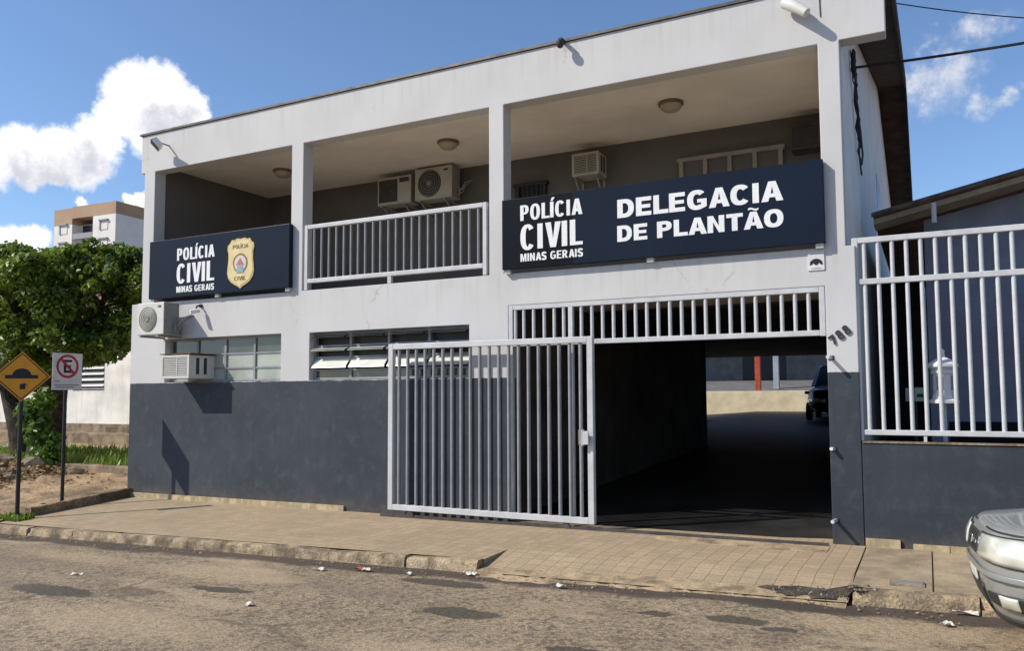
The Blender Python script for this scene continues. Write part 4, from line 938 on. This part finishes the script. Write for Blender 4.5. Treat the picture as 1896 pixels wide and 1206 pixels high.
q = platex(MB(), [(.12, cz-.09), (.09, cz-.12), (-.12, cz+.09), (-.09, cz+.12)], .0389, .0400); q.build('slash', 'sign_red_paint', t)
q = MB()
for y0, y1, z in ((-.21, -.12, -.155), (-.21, .20, -.215), (-.19, .12, -.25)): q.box(.036, .0375, y0, y1, zt+z-.010, zt+z+.010)
q.build('small_print', 'text_grey', t)
t = thing('speed_bump_sign', 'orange diamond warning sign with a black hump on a black pole', 'road sign', (-11.98, -1.92, -.11), R(-36))
zt = 1.99+.11; pole(t, -.1, zt+.30, .03)
def dia(s): return [(0, zt-s), (s, zt), (0, zt+s), (-s, zt)]
platex(MB(), dia(.375), .032, .037).build('plate', 'sign_orange', t)
q = MB(); A, B = dia(.352), dia(.332)
q.add([(.0385, *p) for p in A]+[(.0385, *p) for p in B], [(i, (i+1) % 4, (i+1) % 4+4, i+4) for i in range(4)]); q.build('border', 'sign_black_paint', t)
hump = [(-.21, zt-.03), (-.21, zt+.02), (-.12, zt+.025)]+[(.12*math.cos(a), zt+.025+.095*math.sin(a)) for a in [math.pi*(1-i/10) for i in range(1, 10)]]+[(.12, zt+.025), (.21, zt+.02), (.21, zt-.03)]
platex(MB(), hump, .037, .0395).build('hump_symbol', 'sign_black_paint', t)
platex(MB(), [(-.02, zt-.19), (.05, zt-.19), (.05, zt-.13), (.075, zt-.13), (.04, zt-.10), (-.02, zt-.115)], .037, .0395).build('small_symbol', 'sign_black_paint', t)

# ------------------------------------------------------------------ plants
def tuft(cx, cy, rx, ry, n, h, zf, seed):
    r = np.random.default_rng(seed); V = []; F = []
    for i in range(n):
        x = cx+r.uniform(-1, 1)*rx; y = cy+r.uniform(-1, 1)*ry; z = zf(x, y); a = r.uniform(0, 6.28); l = h*r.uniform(.4, 1.2); w = .012+.02*r.random(); dx, dy = math.cos(a), math.sin(a); b = r.uniform(.1, .7)*l
        k = len(V); V += [(x-dy*w, y+dx*w, z-.01), (x+dy*w, y-dx*w, z-.01), (x+dx*b+dy*w*.3, y+dy*b-dx*w*.3, z+l), (x+dx*b-dy*w*.3, y+dy*b+dx*w*.3, z+l)]; F.append((k, k+1, k+2, k+3))
    return np.array(V), np.array(F)
V, F = tuft(-16.6, 2.6, 4.3, 1.2, 4200, .17, zd, 3); o = leafobj('grass', V, F, 'leaf_grass'); tag(o, 'strip of bright green grass before the white house wall', 'grass', kind='stuff')
V, F = tuft(-12.0, -1.92, .24, .14, 260, .09, lambda x, y: -.12, 4); tag(leafobj('grass_tuft', V, F, 'leaf_grass'), 'small green grass tuft at the foot of the orange sign pole', 'grass', kind='stuff')
# dry leaves and stones on the dirt
r = np.random.default_rng(8); V = []; F = []
for i in range(4200):
    x = -15.7+r.normal()*1.5; y = r.normal()*.6+.15; y = min(max(y, -1.9), 1.1); z = zd(x, y)+.01+abs(r.normal())*.03*(1 if x < -13.2 else .25); s = r.uniform(.02, .06); a, b = r.uniform(0, 6.28), r.uniform(-.5, .5)
    if x > -12.3 or (x > -14.6 and r.random() < .93): continue
    k = len(V); c, sn = math.cos(a)*s, math.sin(a)*s; V += [(x-c, y-sn, z), (x+sn*.5, y-c*.5, z+b*s), (x+c, y+sn, z+.02*r.random()), (x-sn*.5, y+c*.5, z-b*s+.012)]; F.append((k, k+1, k+2, k+3))
tag(leafobj('dry_leaves', np.array(V), np.array(F), 'leaf_litter'), 'brown dry leaves strewn over the dirt lot', 'leaves', kind='stuff')
r = np.random.default_rng(18); V = []; F = []
for i in range(420):
    x = r.uniform(-11.5, .2); y = ye(x)-.03-abs(r.normal())*.16; z = zroad(x, y)+.006; s_ = r.uniform(.008, .026); a = r.uniform(0, 6.28); c, sn = math.cos(a)*s_, math.sin(a)*s_
    k = len(V); V += [(x-c, y-sn, z), (x+sn*.5, y-c*.5, z+.006*r.random()), (x+c, y+sn, z+.012*r.random()), (x-sn*.5, y+c*.5, z+.004)]; F.append((k, k+1, k+2, k+3))
tag(leafobj('gutter_debris', np.array(V), np.array(F), 'leaf_litter'), 'dry leaf crumbs collected in the gutter along the kerb', 'debris', kind='stuff')
def stone(x, y, s, seed):
    bm = bmesh.new(); bmesh.ops.create_icosphere(bm, subdivisions=2, radius=1); r = random.Random(seed)
    for v in bm.verts: n = v.co.normalized(); k = 1+.25*math.sin(n.x*3+seed)*math.cos(n.y*4+seed)+r.uniform(-.08, .08); v.co = Vector((n.x*s*1.2*k, n.y*s*k, n.z*s*.75*k))
    me = bpy.data.meshes.new('stone'); bm.to_mesh(me); bm.free(); me.materials.append(M['rock']); o = bpy.data.objects.new('stone', me); COL.objects.link(o); o.location = (x, y, zd(x, y)+s*.25); o.rotation_euler.z = seed; return o
for k, (x, y, s, lab) in enumerate(((-15.3, .35, .17, 'largest tan rock in the heap behind the orange sign pole'), (-15.9, -.2, .13, 'tan rock on the left of the heap by the dark trunk'), (-14.6, .75, .14, 'brown rock in the heap right of the orange sign pole'), (-15.0, -.25, .10, 'small tan stone in front of the rock heap'), (-16.5, .5, .24, 'pale rock at the foot of the dark trunk'))):
    tag(stone(x, y, s, k+1), lab, 'rock', 'rocks heaped on the dirt lot')
# big tree
T = thing('shade_tree', 'big dark leafy tree with a black trunk left of the station', 'tree', (-17.9, 2.3, .2))
tx, ty = -17.9, 2.3
q = MB(); tr = [(0, 0, -.3), (-.05, .02, .6), (.05, .05, 1.4), (.15, .08, 2.2)]
q.tube(tr, [.50, .36, .31, .28], 12)
LB = [((.1, .05, 1.9), (1.2, -.1, 3.0), (2.3, -.2, 3.7)), ((.12, .08, 2.1), (-1.0, .2, 3.2), (-2.0, .1, 4.0)), ((.15, .08, 2.2), (.3, .4, 3.4), (.6, .7, 4.6)), ((.12, .05, 2.1), (.2, -.8, 3.2), (.3, -1.3, 3.9)), ((.05, .05, 1.3), (-.6, -.1, 1.9), (-1.2, -.3, 2.6))]
for L in LB: q.tube(L, [.20, .13, .05], 8)
for k in range(14):
    L = LB[k % 4]; a = Vector(L[1]).lerp(Vector(L[2]), rng.random()); b = a+Vector((rng.normal()*.5, rng.normal()*.5, .15+rng.random()*.25)); q.tube([a, a.lerp(b, .5)+Vector((0, 0, .05)), b], [.05, .035, .012], 6)
q.tube([(-.45, -.1, -.3), (-.7, -.2, .8), (-1.3, -.2, 2.0), (-1.9, -.2, 3.0)], [.34, .26, .2, .1], 10)
q.build('trunk', 'bark', T, smooth=True)
C = []; Rr = []; r = np.random.default_rng(12)
for k in range(70):
    a = r.uniform(0, 6.28); ph = r.uniform(-.9, 1.); rad = r.uniform(.45, 1.) ; sh = (2.9, 2.3, 1.65)
    c = np.array([math.cos(a)*math.cos(ph*1.3)*sh[0], math.sin(a)*math.cos(ph*1.3)*sh[1], math.sin(ph*1.3)*sh[2]])*rad**.5*.86
    C.append(c*np.array([1, 1, .84])+np.array([.25, .1, 3.42])); s = r.uniform(.32, .66); Rr.append((s*1.1, s*1.1, s*.75))
for c, s in (((3.35, .0, 3.7), .5), ((3.0, -.2, 2.9), .5), ((3.55, .2, 3.2), .42), ((1.35, -.2, 4.65), .34), ((1.55, -.1, 4.85), .24), ((-.9, -.2, 4.75), .42), ((2.4, -.5, 4.15), .42), ((2.9, -.6, 2.55), .4), ((2.0, -.9, 2.6), .45), ((.8, -1.2, 2.5), .5), ((-.6, -1.3, 2.6), .55), ((3.3, -.1, 4.0), .35)):
    C.append(np.array(c)); Rr.append((s, s, s*.8))
r = np.random.default_rng(31)
for k in range(46):   # outlying sprays that break the outline
    a = r.uniform(0, 6.28); ph = r.uniform(-.7, 1.2); c = np.array([math.cos(a)*math.cos(ph)*3.15, math.sin(a)*math.cos(ph)*2.5, math.sin(ph)*1.55])+np.array([.25, .1, 3.4]); s_ = r.uniform(.13, .28); C.append(c); Rr.append((s_*1.2, s_*1.2, s_))
V, F = leaves(C, Rr, 60000, .078, seed=5); leafobj('crown', V, F, 'leaf_tree', T)
V, F = leaves([(0, 0, .75), (.25, .1, .4), (-.2, -.1, 1.1), (.35, -.1, .15), (.15, 0, 1.35)], [(.32, .3, .35), (.4, .3, .35), (.3, .25, .3), (.35, .3, .25), (.25, .25, .3)], 1500, .085, seed=6)
SB = thing('green_shrub', 'bright green leafy shrub growing beside the dark trunk', 'shrub', (-16.4, 1.15, .25)); leafobj('foliage', V, F, 'leaf_shrub', SB)
q = MB(); q.tube([(0, 0, -.1), (.05, 0, .5), (0, 0, 1.1)], [.03, .02, .01], 6); q.build('stem', 'bark', SB)
V, F = leaves([(.0, 0, 4.0), (.5, 0, 3.7), (-.4, 0, 4.3), (.3, .2, 3.2), (0, 0, 4.6)], [(.8, .7, .7), (.7, .7, .6), (.6, .6, .55), (.7, .6, .5), (.5, .5, .4)], 3200, .12, seed=9)
SB = thing('young_tree', 'paler green tree just behind the left edge of the station', 'tree', (-16.4, 6.2, .4)); leafobj('crown', V, F, 'leaf_shrub', SB)
q = MB(); q.tube([(0, 0, -.1), (.05, 0, 2.0), (0, 0, 4.6)], [.10, .08, .03], 8); q.build('trunk', 'bark', SB)

# ------------------------------------------------------------------ left background: white house, ledge, apartment block
H = thing('white_house', 'sunlit white rendered house with a small louvred window', 'house', (-24, 7, .5))
q = cellwall([-10, .0, 1.53, 11.8], [-.5, 1.38, 2.47, 4.2], lambda x, z: not (0. < x < 1.53 and 1.38 < z < 2.47), 0, .2); o = q.build('wall', 'white_house_paint', H)
q = MB(); q.box(-10, -9.8, .2, 9, -.5, 4.2); q.box(11.6, 11.8, .2, 9, -.5, 4.2); q.build('side_wall', 'white_house_paint', H)
q = MB(); q.add([(-10.4,-.5,4.1),(12.2,-.5,4.1),(12.2,4.5,5.6),(-10.4,4.5,5.6),(12.2,9.5,4.1),(-10.4,9.5,4.1)], [(0,1,2,3),(3,2,4,5)]); q.build('roof', 'roof_tile', H)
q = MB(); q.box(-10, 11.8, -.06, -.002, -.5, .36); q.build('plinth', 'old_concrete', H)
w = bpy.data.objects.new('window', None); COL.objects.link(w); w.parent = H; w.location = (.75, 0, 1.41)
q = MB(); q.box(-.75, .78, .02, .07, -.0, .05); q.box(-.75, .78, .02, .07, .98, 1.03); q.box(-.75, -.69, .02, .07, .05, .98); q.box(.72, .78, .02, .07, .05, .98); q.build('frame', 'grey_metal', w)
q = MB(); q.box(-.9, .9, -.10, -.003, 1.05, 1.13); q.build('sill', 'old_concrete', w)
q = MB(); q.box(-.69, .72, .15, .17, .05, .98); q.build('backing', 'plastic_dark', w)
q = MB()
for i in range(5):
    z = .10+.18*i; q.add([(-.68,.12,z+.12),(.71,.12,z+.12),(.71,-.01,z),(-.68,-.01,z)], [(0,1,2,3)])
q.build('louvre', 'ac_white', w)
q = MB(); q.box(-34, -12.15, 5.4, 5.75, 0, .68); tag(q.build('garden_ledge', 'old_concrete', bevel=.03), 'low weathered retaining wall behind the grass strip', 'wall')
def apartment():
    A = Vector((-100.2, 55.2, 0)); B = Vector((-89.1, 55.9, 0)); Cc = Vector((-86.0, 67.0, 0)); top = 26.; t = thing('apartment_block', 'tall white apartment block with tan top band far behind the tree', 'building', (-89.1, 55.9, 0))
    o0 = Vector((-89.1, 55.9, 0)); ux = (A-B).normalized(); L = (A-B).length; n = Vector((ux.y, -ux.x, 0));  n = n if n.dot(Vector((0, -1, 0))) > 0 else -n
    def P(u, z, out=0): p = ux*u+n*out; return (p.x, p.y, z)
    q = MB(); dp = 9.0; vy = (Cc-B).normalized(); 
    def quadbox(u0, u1, z0, z1, o0_, o1_):
        m2 = MB(); m2.add([P(u0,z0,o1_),P(u1,z0,o1_),P(u1,z0,o0_),P(u0,z0,o0_),P(u0,z1,o1_),P(u1,z1,o1_),P(u1,z1,o0_),P(u0,z1,o0_)], [(0,3,2,1),(4,5,6,7),(0,1,5,4),(1,2,6,5),(2,3,7,6),(3,0,4,7)]); return m2
    w = quadbox(0, L*.36, -1, 24.6, -9, 0); w2 = quadbox(L*.70, L, -1, 23.9, -9, 0); w3 = quadbox(L*.36, L*.70, -1, 24, -9, -1.4); 
    for z in (w2, w3): w.add(z.v, z.f)
    w.build('wall', 'apt_white', t)
    b = quadbox(-.02, L*.70, 24.61, 26.15, -9, .02); b2 = quadbox(L*.70, L+.02, 23.91, 26.0, -9, .02); b.add(b2.v, b2.f); b.build('parapet', 'apt_tan', t)
    for k in range(6):
        z = 22.7-2.35*k
        b = quadbox(L*.37, L*.69, z-.8, z-.1, -.3, 0); b.build('balcony', 'apt_grey', t)
        g = quadbox(L*.38, L*.68, z, z+1.2, -1.39, -1.36); g.build('window', 'dark_window', t)
        for u in (.18, .84):
            g = quadbox(L*(u-.06), L*(u+.06), z+.0, z+1.1, .0, .06); f = g.build('window', 'apt_white', t)
            h = quadbox(L*(u-.07), L*(u+.07), z+1.12, z+1.3, 0, .25); h.build('hood', 'apt_grey', f)
            h = quadbox(L*(u+.045), L*(u+.068), z+.0, z+1.1, 0, .12); h.build('shade_strip', 'apt_grey', f)  # grey of hood and left strip stands for the window's L-shaped shadow
    # right end wall windows
    sv = -n
    for k in range(5):
        z = 22.7-2.35*k
        for s0 in (5.2, 7.6):
            m2 = MB(); c = sv*s0-ux*.03; d = sv*(s0+.7)-ux*.03; e = -ux*.1
            m2.add([(c.x,c.y,z),(d.x,d.y,z),(d.x,d.y,z+.8),(c.x,c.y,z+.8),(c.x+e.x,c.y+e.y,z),(d.x+e.x,d.y+e.y,z),(d.x+e.x,d.y+e.y,z+.8),(c.x+e.x,c.y+e.y,z+.8)], [(0,3,2,1),(4,5,6,7),(0,1,5,4),(1,2,6,5),(2,3,7,6),(3,0,4,7)]); m2.build('window', 'dark_window', t)
apartment()

# ------------------------------------------------------------------ right: neighbour house, lantern post
H = thing('gabled_house', 'slate grey house with a sloping tiled roof behind the white railing', 'house', (0, 3, 0))
q = MB(); q.prism([(.04, -.2), (9, -.2), (9, 5.4), (5.0, 5.1), (.04, 4.03)], 0, .2); q.build('wall', 'house_slate', H)
q = MB(); q.box(.04, .24, .2, 9, -.2, 4.0); q.build('side_wall', 'house_slate', H)
def sl(x): return 4.02+.216*(x+.30)
def roofslab(x0, x1, y0, y1, d0, d1):
    q = MB(); q.add([(x0,y0,sl(x0)+d0),(x1,y0,sl(x1)+d0),(x1,y1,sl(x1)+d0),(x0,y1,sl(x0)+d0),(x0,y0,sl(x0)+d1),(x1,y0,sl(x1)+d1),(x1,y1,sl(x1)+d1),(x0,y1,sl(x0)+d1)], [(0,3,2,1),(4,5,6,7),(0,1,5,4),(1,2,6,5),(2,3,7,6),(3,0,4,7)]); return q
roofslab(-.56, 5, -.55, 9, .06, .12).build('roof', 'roof_tile', H)
roofslab(-.56, 5, -.50, .0-.005, -.02, .055).build('soffit', 'board_wood', H)
roofslab(-.58, 5, -.58, -.552, .075, .13).build('tile_edge', 'edge_brown', H)
q = MB(); q.tube([(.16, -.57, 4.14), (.16, -.59, 3.88)], .03, 8); q.build('downpipe', 'ac_white', H)
q = MB(); q.box(.25, 9, -.04, -.001, -.2, 1.3); q.build('plinth', 'sign_black', H)
q = MB(); q.box(-.70, .03, 0, .06, 0, 3.7)  # added screen: hides the bright sky so the gap between the houses stays dark
for k in range(6): q.box(-.69+.12*k, -.595+.12*k, -.012, -.0005, .05, 3.65)
o = q.build('dark_gap_screen', 'black_metal'); o.location = (0, 7.4, .165); tag(o, 'tall dark boarded screen added to keep the gap between station and grey house dark', 'gate')
t = thing('lantern_post', 'white ornamental lantern letter box on a post behind the railing', 'letter box', (.16, .62, .16))
q = MB(); q.tube([(0, 0, 0), (0, 0, 1.40)], .022, 10); q.build('post', 'white_metal', t, smooth=True)
q = MB(); q.lathe([(.02, 1.40), (.145, 1.41), (.145, 1.44), (.11, 1.46), (.095, 1.52), (.095, 1.72), (.115, 1.73), (.115, 1.76), (.10, 1.77), (.15, 1.80), (.15, 1.83), (.08, 1.88), (.03, 1.91), (.02, 1.95), (.028, 1.97), (.005, 2.0)], (0, 0, 0), 'z', 8); q.build('lantern', 'lantern_white', t)
for k in range(4):
    a = math.pi/4+k*math.pi/2; q = MB(); q.box(-.035, .035, -.003, .003, 1.55, 1.70); o = q.build('pane', 'pale_blue_paint', t); o.rotation_euler.z = a+math.pi/8; o.location = (math.sin(a+math.pi/8)*.090, -math.cos(a+math.pi/8)*.090, 0)
t = thing('meter_box', 'small pale green and cream box behind the third railing bar', 'meter box', (-.13, 1.6, .16))
q = MB(); q.tube([(0, 0, 0), (0, 0, 1.42)], .02, 8); q.build('post', 'black_metal', t)
q = MB(); q.box(-.10, .0, -.05, .05, 1.42, 1.58); q.build('cream_side', 'ac_beige', t, bevel=.004)
q = MB(); q.box(.002, .11, -.055, .05, 1.42, 1.585); q.build('door', 'pale_green', t, bevel=.004)
q = MB(); q.box(.02, .09, -.058, -.0552, 1.47, 1.51); q.build('slot', 'plastic_dark', t)

# ------------------------------------------------------------------ courtyard beyond the passage
q = MB(); q.box(-9.5, -4.35, 26, 26.3, .5, 1.80); tag(q.build('yellow_wall', 'yellow_wall', bevel=.02), 'low sunlit yellow wall at the far end of the passage', 'wall')
q = MB(); q.add([(-30,19.99,.72),(4,19.99,.72),(4,60,.95),(-30,60,.95)], [(0,1,2,3)]); struct('courtyard', q, 'passage_floor')
q = MB(); q.add([(-20,26.3,1.70),(-1,26.3,1.62),(-1,33.8,2.35),(-20,33.8,2.4)], [(0,1,2,3)]); struct('bank', q, 'yard_grey')
SH = thing('back_shed', 'dark open shed across the courtyard seen through the gateway', 'shed', (-7, 34, 1))
q = MB(); q.box(-9, 7, 0, .2, -.5, 4.5); q.build('wall', 'yard_grey', SH)
q = MB(); q.box(-1.6, .6, -.02, -.001, .8, 3.4); q.build('doorway', 'plastic_dark', SH)
q = MB(); q.box(-9, 7, -2.5, .4, 4.5, 4.7); q.build('roof', 'roof_tile', SH)
q = MB(); q.box(-.11, .11, -.11, .11, 0, 3.9)
o = q.build('red_post', 'red_paint', bevel=.01); o.location = (-6.4, 26.15, 1.802); tag(o, 'red painted post standing on the yellow wall', 'post')
q = MB(); q.box(-.12, .12, -.12, .12, 0, 3.6); o = q.build('pale_post', 'pale_blue_paint', bevel=.01); o.location = (-6.1, 29.0, 1.9); tag(o, 'pale grey post behind the yellow wall', 'post')

# ------------------------------------------------------------------ cars
def make_car(name, label, loc, rz, paint, L=4.1, Wd=.83, zs_=((.22,.10),(.30,.05),(.40,.015),(.52,.0),(.62,.0),(.70,.012),(.76,.035),(.795,.075)), tall=1.42, hood=.10, cabin=(-.30,.62,1.55,1.85), box=False):
    """car facing local -x, front bumper at x=0"""
    t = thing(name, label, 'car', loc, rz); a0 = L/2; NE = 4.2
    def outline(th, inset):
        c, s = math.cos(th), math.sin(th); k = (abs(c)**NE+abs(s)**NE)**(-1/NE)
        return Vector((a0+(a0-inset)*c*k, (Wd-inset)*s*k, 0))
    N = 96
    def th(i): 
        u = i/N*2*math.pi; return u-.22*math.sin(4*u)*-.0-.18*math.sin(4*u)
    b = MB(); Z = list(zs_)
    for z, ins in Z:
        for i in range(N): p = outline(th(i), ins); b.v.append((p.x, p.y, z))
    nl = len(Z)
    for j in range(nl-1):
        for i in range(N): b.f.append((j*N+i, j*N+(i+1) % N, (j+1)*N+(i+1) % N, (j+1)*N+i)); b.mi.append(0)
    zt, it = Z[-1]
    def hz(x, y, f): return zt+(1-f**2.2)*.02+hood*min(max((x-.03)/.95, 0), 1)**.62*(1-f**5)
    R_ = [.93, .82, .66, .45, .22]
    for f in R_:
        for i in range(N):
            p = outline(th(i), it); x = a0+(p.x-a0)*f; y = p.y*f; b.v.append((x, y, hz(x, y, f)))
    for j in range(nl-1, nl-1+len(R_)):
        for i in range(N): b.f.append((j*N+i, j*N+(i+1) % N, (j+1)*N+(i+1) % N, (j+1)*N+i)); b.mi.append(0)
    e = (nl-1+len(R_))*N; b.f.append(tuple(e+i for i in range(N))); b.mi.append(0); b.f.append(tuple(range(N-1, -1, -1))); b.mi.append(0)
    b.build('body', paint, t, smooth=True)
    def inset(z):
        for (z0, i0), (z1, i1) in zip(Z, Z[1:]):
            if z0 <= z <= z1: return i0+(i1-i0)*(z-z0)/(z1-z0)
        return Z[-1][1]
    def patch(nm, t0, t1, z0, z1, off, mat, nz=6, nt_=14, taper=0., bul=.0, parent=None):
        q = MB()
        def fn(u, v):
            zz = z0+(z1-z0)*v; sh = taper*(1-u); z_ = zz+sh*(.5-v)*(z1-z0)
            p = outline(t0+(t1-t0)*u, inset(z_)); c = Vector((p.x-a0, p.y*2.0, 0)).normalized(); o = off+bul*math.sin(math.pi*u)*math.sin(math.pi*v); return (p.x+c.x*o, p.y+c.y*o, z_)
        q.grid(nt_, nz, fn); return q.build(nm, mat, parent or t, smooth=True, fixn=False)
    def solid_(o, th=.012):
        s = o.modifiers.new('thick', 'SOLIDIFY'); s.thickness = th; s.offset = 0
        return o
    # angles: pi = front centre, pi+ = -y side
    for sgn in (1, -1):
        p = lambda d: math.pi+sgn*d
        solid_(patch('headlight_rim', p(.24), p(.98), .575, .775, .004, 'plastic_dark', taper=.25))
        solid_(patch('headlight', p(.26), p(.96), .585, .765, .012, 'lamp_lens', taper=.25, bul=.014))
        fo = solid_(patch('fog_recess', p(.40), p(.84), .315, .43, .005, 'plastic_dark', taper=.5))
        solid_(patch('fog_lamp', p(.55), p(.66), .335, .41, .012, 'lamp_lens', bul=.012))
    for sgn in (1, -1): solid_(patch('bonnet_seam', math.pi+sgn*.22, math.pi+sgn*1.25, zt-.022, zt-.014, .003, 'plastic_dark', nz=1, nt_=30), .004)
    solid_(patch('grille', math.pi-.20, math.pi+.20, .60, .735, .006, 'plastic_dark'))
    solid_(patch('grille_bar', math.pi-.17, math.pi+.17, .66, .68, .012, 'chrome'))
    solid_(patch('emblem', math.pi-.03, math.pi+.03, .645, .70, .018, 'chrome'))
    solid_(patch('bumper_strip', math.pi-1.0, math.pi+1.0, .50, .535, .012, paint, nt_=40))
    solid_(patch('lower_intake', math.pi-.30, math.pi+.30, .28, .42, .006, 'plastic_dark'))
    solid_(patch('bumper_lip', math.pi-.95, math.pi+.95, .225, .262, .006, 'plastic_dark', nt_=40))
    solid_(patch('number_plate', math.pi-.14, math.pi+.14, .42, .50, .012, 'ac_white'))
    # cabin
    x0, x1, x2, x3 = cabin; x0 = .95+x0*0; g = MB(); W0, W1 = Wd*.90, Wd*.70; zb_ = zt+hood*.75
    base = [(x0+.05, W0*.80, zb_), (x0+.22, W0, zb_), (L-.75, W0, zb_), (L-.45, W0*.82, zb_)]; roof_ = [(x0+.80, W1*.85, tall-.03), (x0+1.0, W1, tall), (L-1.45, W1, tall), (L-1.25, W1*.85, tall-.03)]
    ring = lambda q: q+[(x, -y, z) for x, y, z in q[::-1]]
    A, B = ring(base), ring(roof_); n = 8; g.v = A+B; g.f = [(i, (i+1) % n, (i+1) % n+n, i+n) for i in range(n)]; g.mi = [0]*n; g.build('windows', 'dark_window', t)
    g = MB(); B2 = [(x, y, z+.004) for x, y, z in B]; T2 = [(a0+(x-a0)*.9, y*.9, tall+.035) for x, y, z in B]; g.v = B2+T2; g.f = [(i, (i+1) % n, (i+1) % n+n, i+n) for i in range(n)]+[tuple(range(n, 2*n))]; g.mi = [0]*(n+1); g.build('roof', paint, t, bevel=.02)
    for k in (0, 1, 2, 3, 4, 5, 6, 7):
        if k in (0, 3, 4, 7): g = MB(); g.tube([A[k], B[k]], .035, 8); g.build('pillar', paint, t)
    for wx in (.80, L-.85):
        for sy in (1, -1):
            w = MB(); w.lathe([(.20, sy*-.09), (.29, sy*-.085), (.305, sy*-.05), (.305, sy*.05), (.29, sy*.085), (.20, sy*.09)], (wx, sy*(Wd-.075), .305), 'y', 28); o = w.build('wheel', 'tyre', t, smooth=True)
            w = MB(); w.lathe([(.19, sy*.06), (.20, sy*.088), (.16, sy*.080), (.05, sy*.092), (.02, sy*.094)], (wx, sy*(Wd-.075), .305), 'y', 20); w.build('rim', 'chrome', o, smooth=True)
            w = MB(); w.lathe([(.33, sy*-.0), (.33, sy*.012)], (wx, sy*(Wd-.022), .31), 'y', 28); w.build('wheel_arch', 'plastic_dark', t)
    for sy in (1, -1):
        w = MB(); w.box(-.09, .09, -.07, .07, -.05, .06); o = w.build('mirror', paint, t, bevel=.03); o.location = (1.35, sy*(Wd+.06), .95)
    return t
make_car('parked_car', 'silver car parked at the right kerb with its clear headlight showing', (.245, -2.92, zroad(.6, -3.)+.02), R(5), 'car_paint')
make_car('parked_car', 'black car parked in the courtyard beyond the passage', (-2.72, 19.0, .76), R(90), 'car_dark', L=4.3, Wd=.93, tall=1.86, hood=.16, zs_=((.30,.10),(.42,.03),(.55,.0),(.75,.0),(.88,.01),(.98,.03),(1.04,.08)))

# ------------------------------------------------------------------ litter
def scrap(lab, x, y, w, l, rz, mat='paper'):
    z = zroad(x, y); r = random.Random(int(abs(x)*100)); q = MB()
    w *= .8; l *= .8; q.grid(4, 3, lambda u, v: ((u-.5)*w, (v-.5)*l, .012+.012*math.sin(u*5+v*4+x)+r.uniform(0, .006)))
    o = q.build('paper_scrap', mat); o.location = (x, y, z+.008); o.rotation_euler.z = rz; s = o.modifiers.new('thick', 'SOLIDIFY'); s.thickness = .002
    return tag(o, lab, 'litter', 'paper litter on the road')
for a in (('long white paper strip in the gutter before the silver car', .20, -2.12, .22, .05, .1), ('crumpled white paper ring on the road left of the silver car', .07, -2.52, .10, .08, .6),
          ('flat white scrap in the gutter below the left windows', -5.60, -2.68, .13, .08, .3), ('white scrap beside the red wrapper in the gutter', -5.13, -2.52, .09, .09, 1.), ('tiny white ball of paper in the gutter before the gate leaf', -4.6, -2.52, .07, .07, .4),
          ('white scrap against the end of the kerb by the ramp', -4.02, -2.30, .09, .12, 1.2), ('pale scrap on the asphalt at the far left', -7.75, -3.86, .16, .06, .2), ('cream scrap on the asphalt in front of the slate wall', -5.15, -4.1, .11, .06, -.1), ('small pale scrap in the gutter along the ramp', -3.0, -2.45, .11, .06, .1)): scrap(*a)
scrap('red wrapper lying in the gutter below the gate leaf', -5.22, -2.50, .14, .07, .5, 'red_paint')
q = MB(); q.box(-.13, .13, -.09, .09, 0, .012); q.box(-.115, .115, -.075, .075, .0121, .014, 1); o = q.build('drain_cover', ['old_concrete', 'ac_side']); o.location = (-.20, -1.72, zside(-.2, -1.72)+.002); tag(o, 'small rectangular drain cover set in the right pavement slab', 'drain cover')
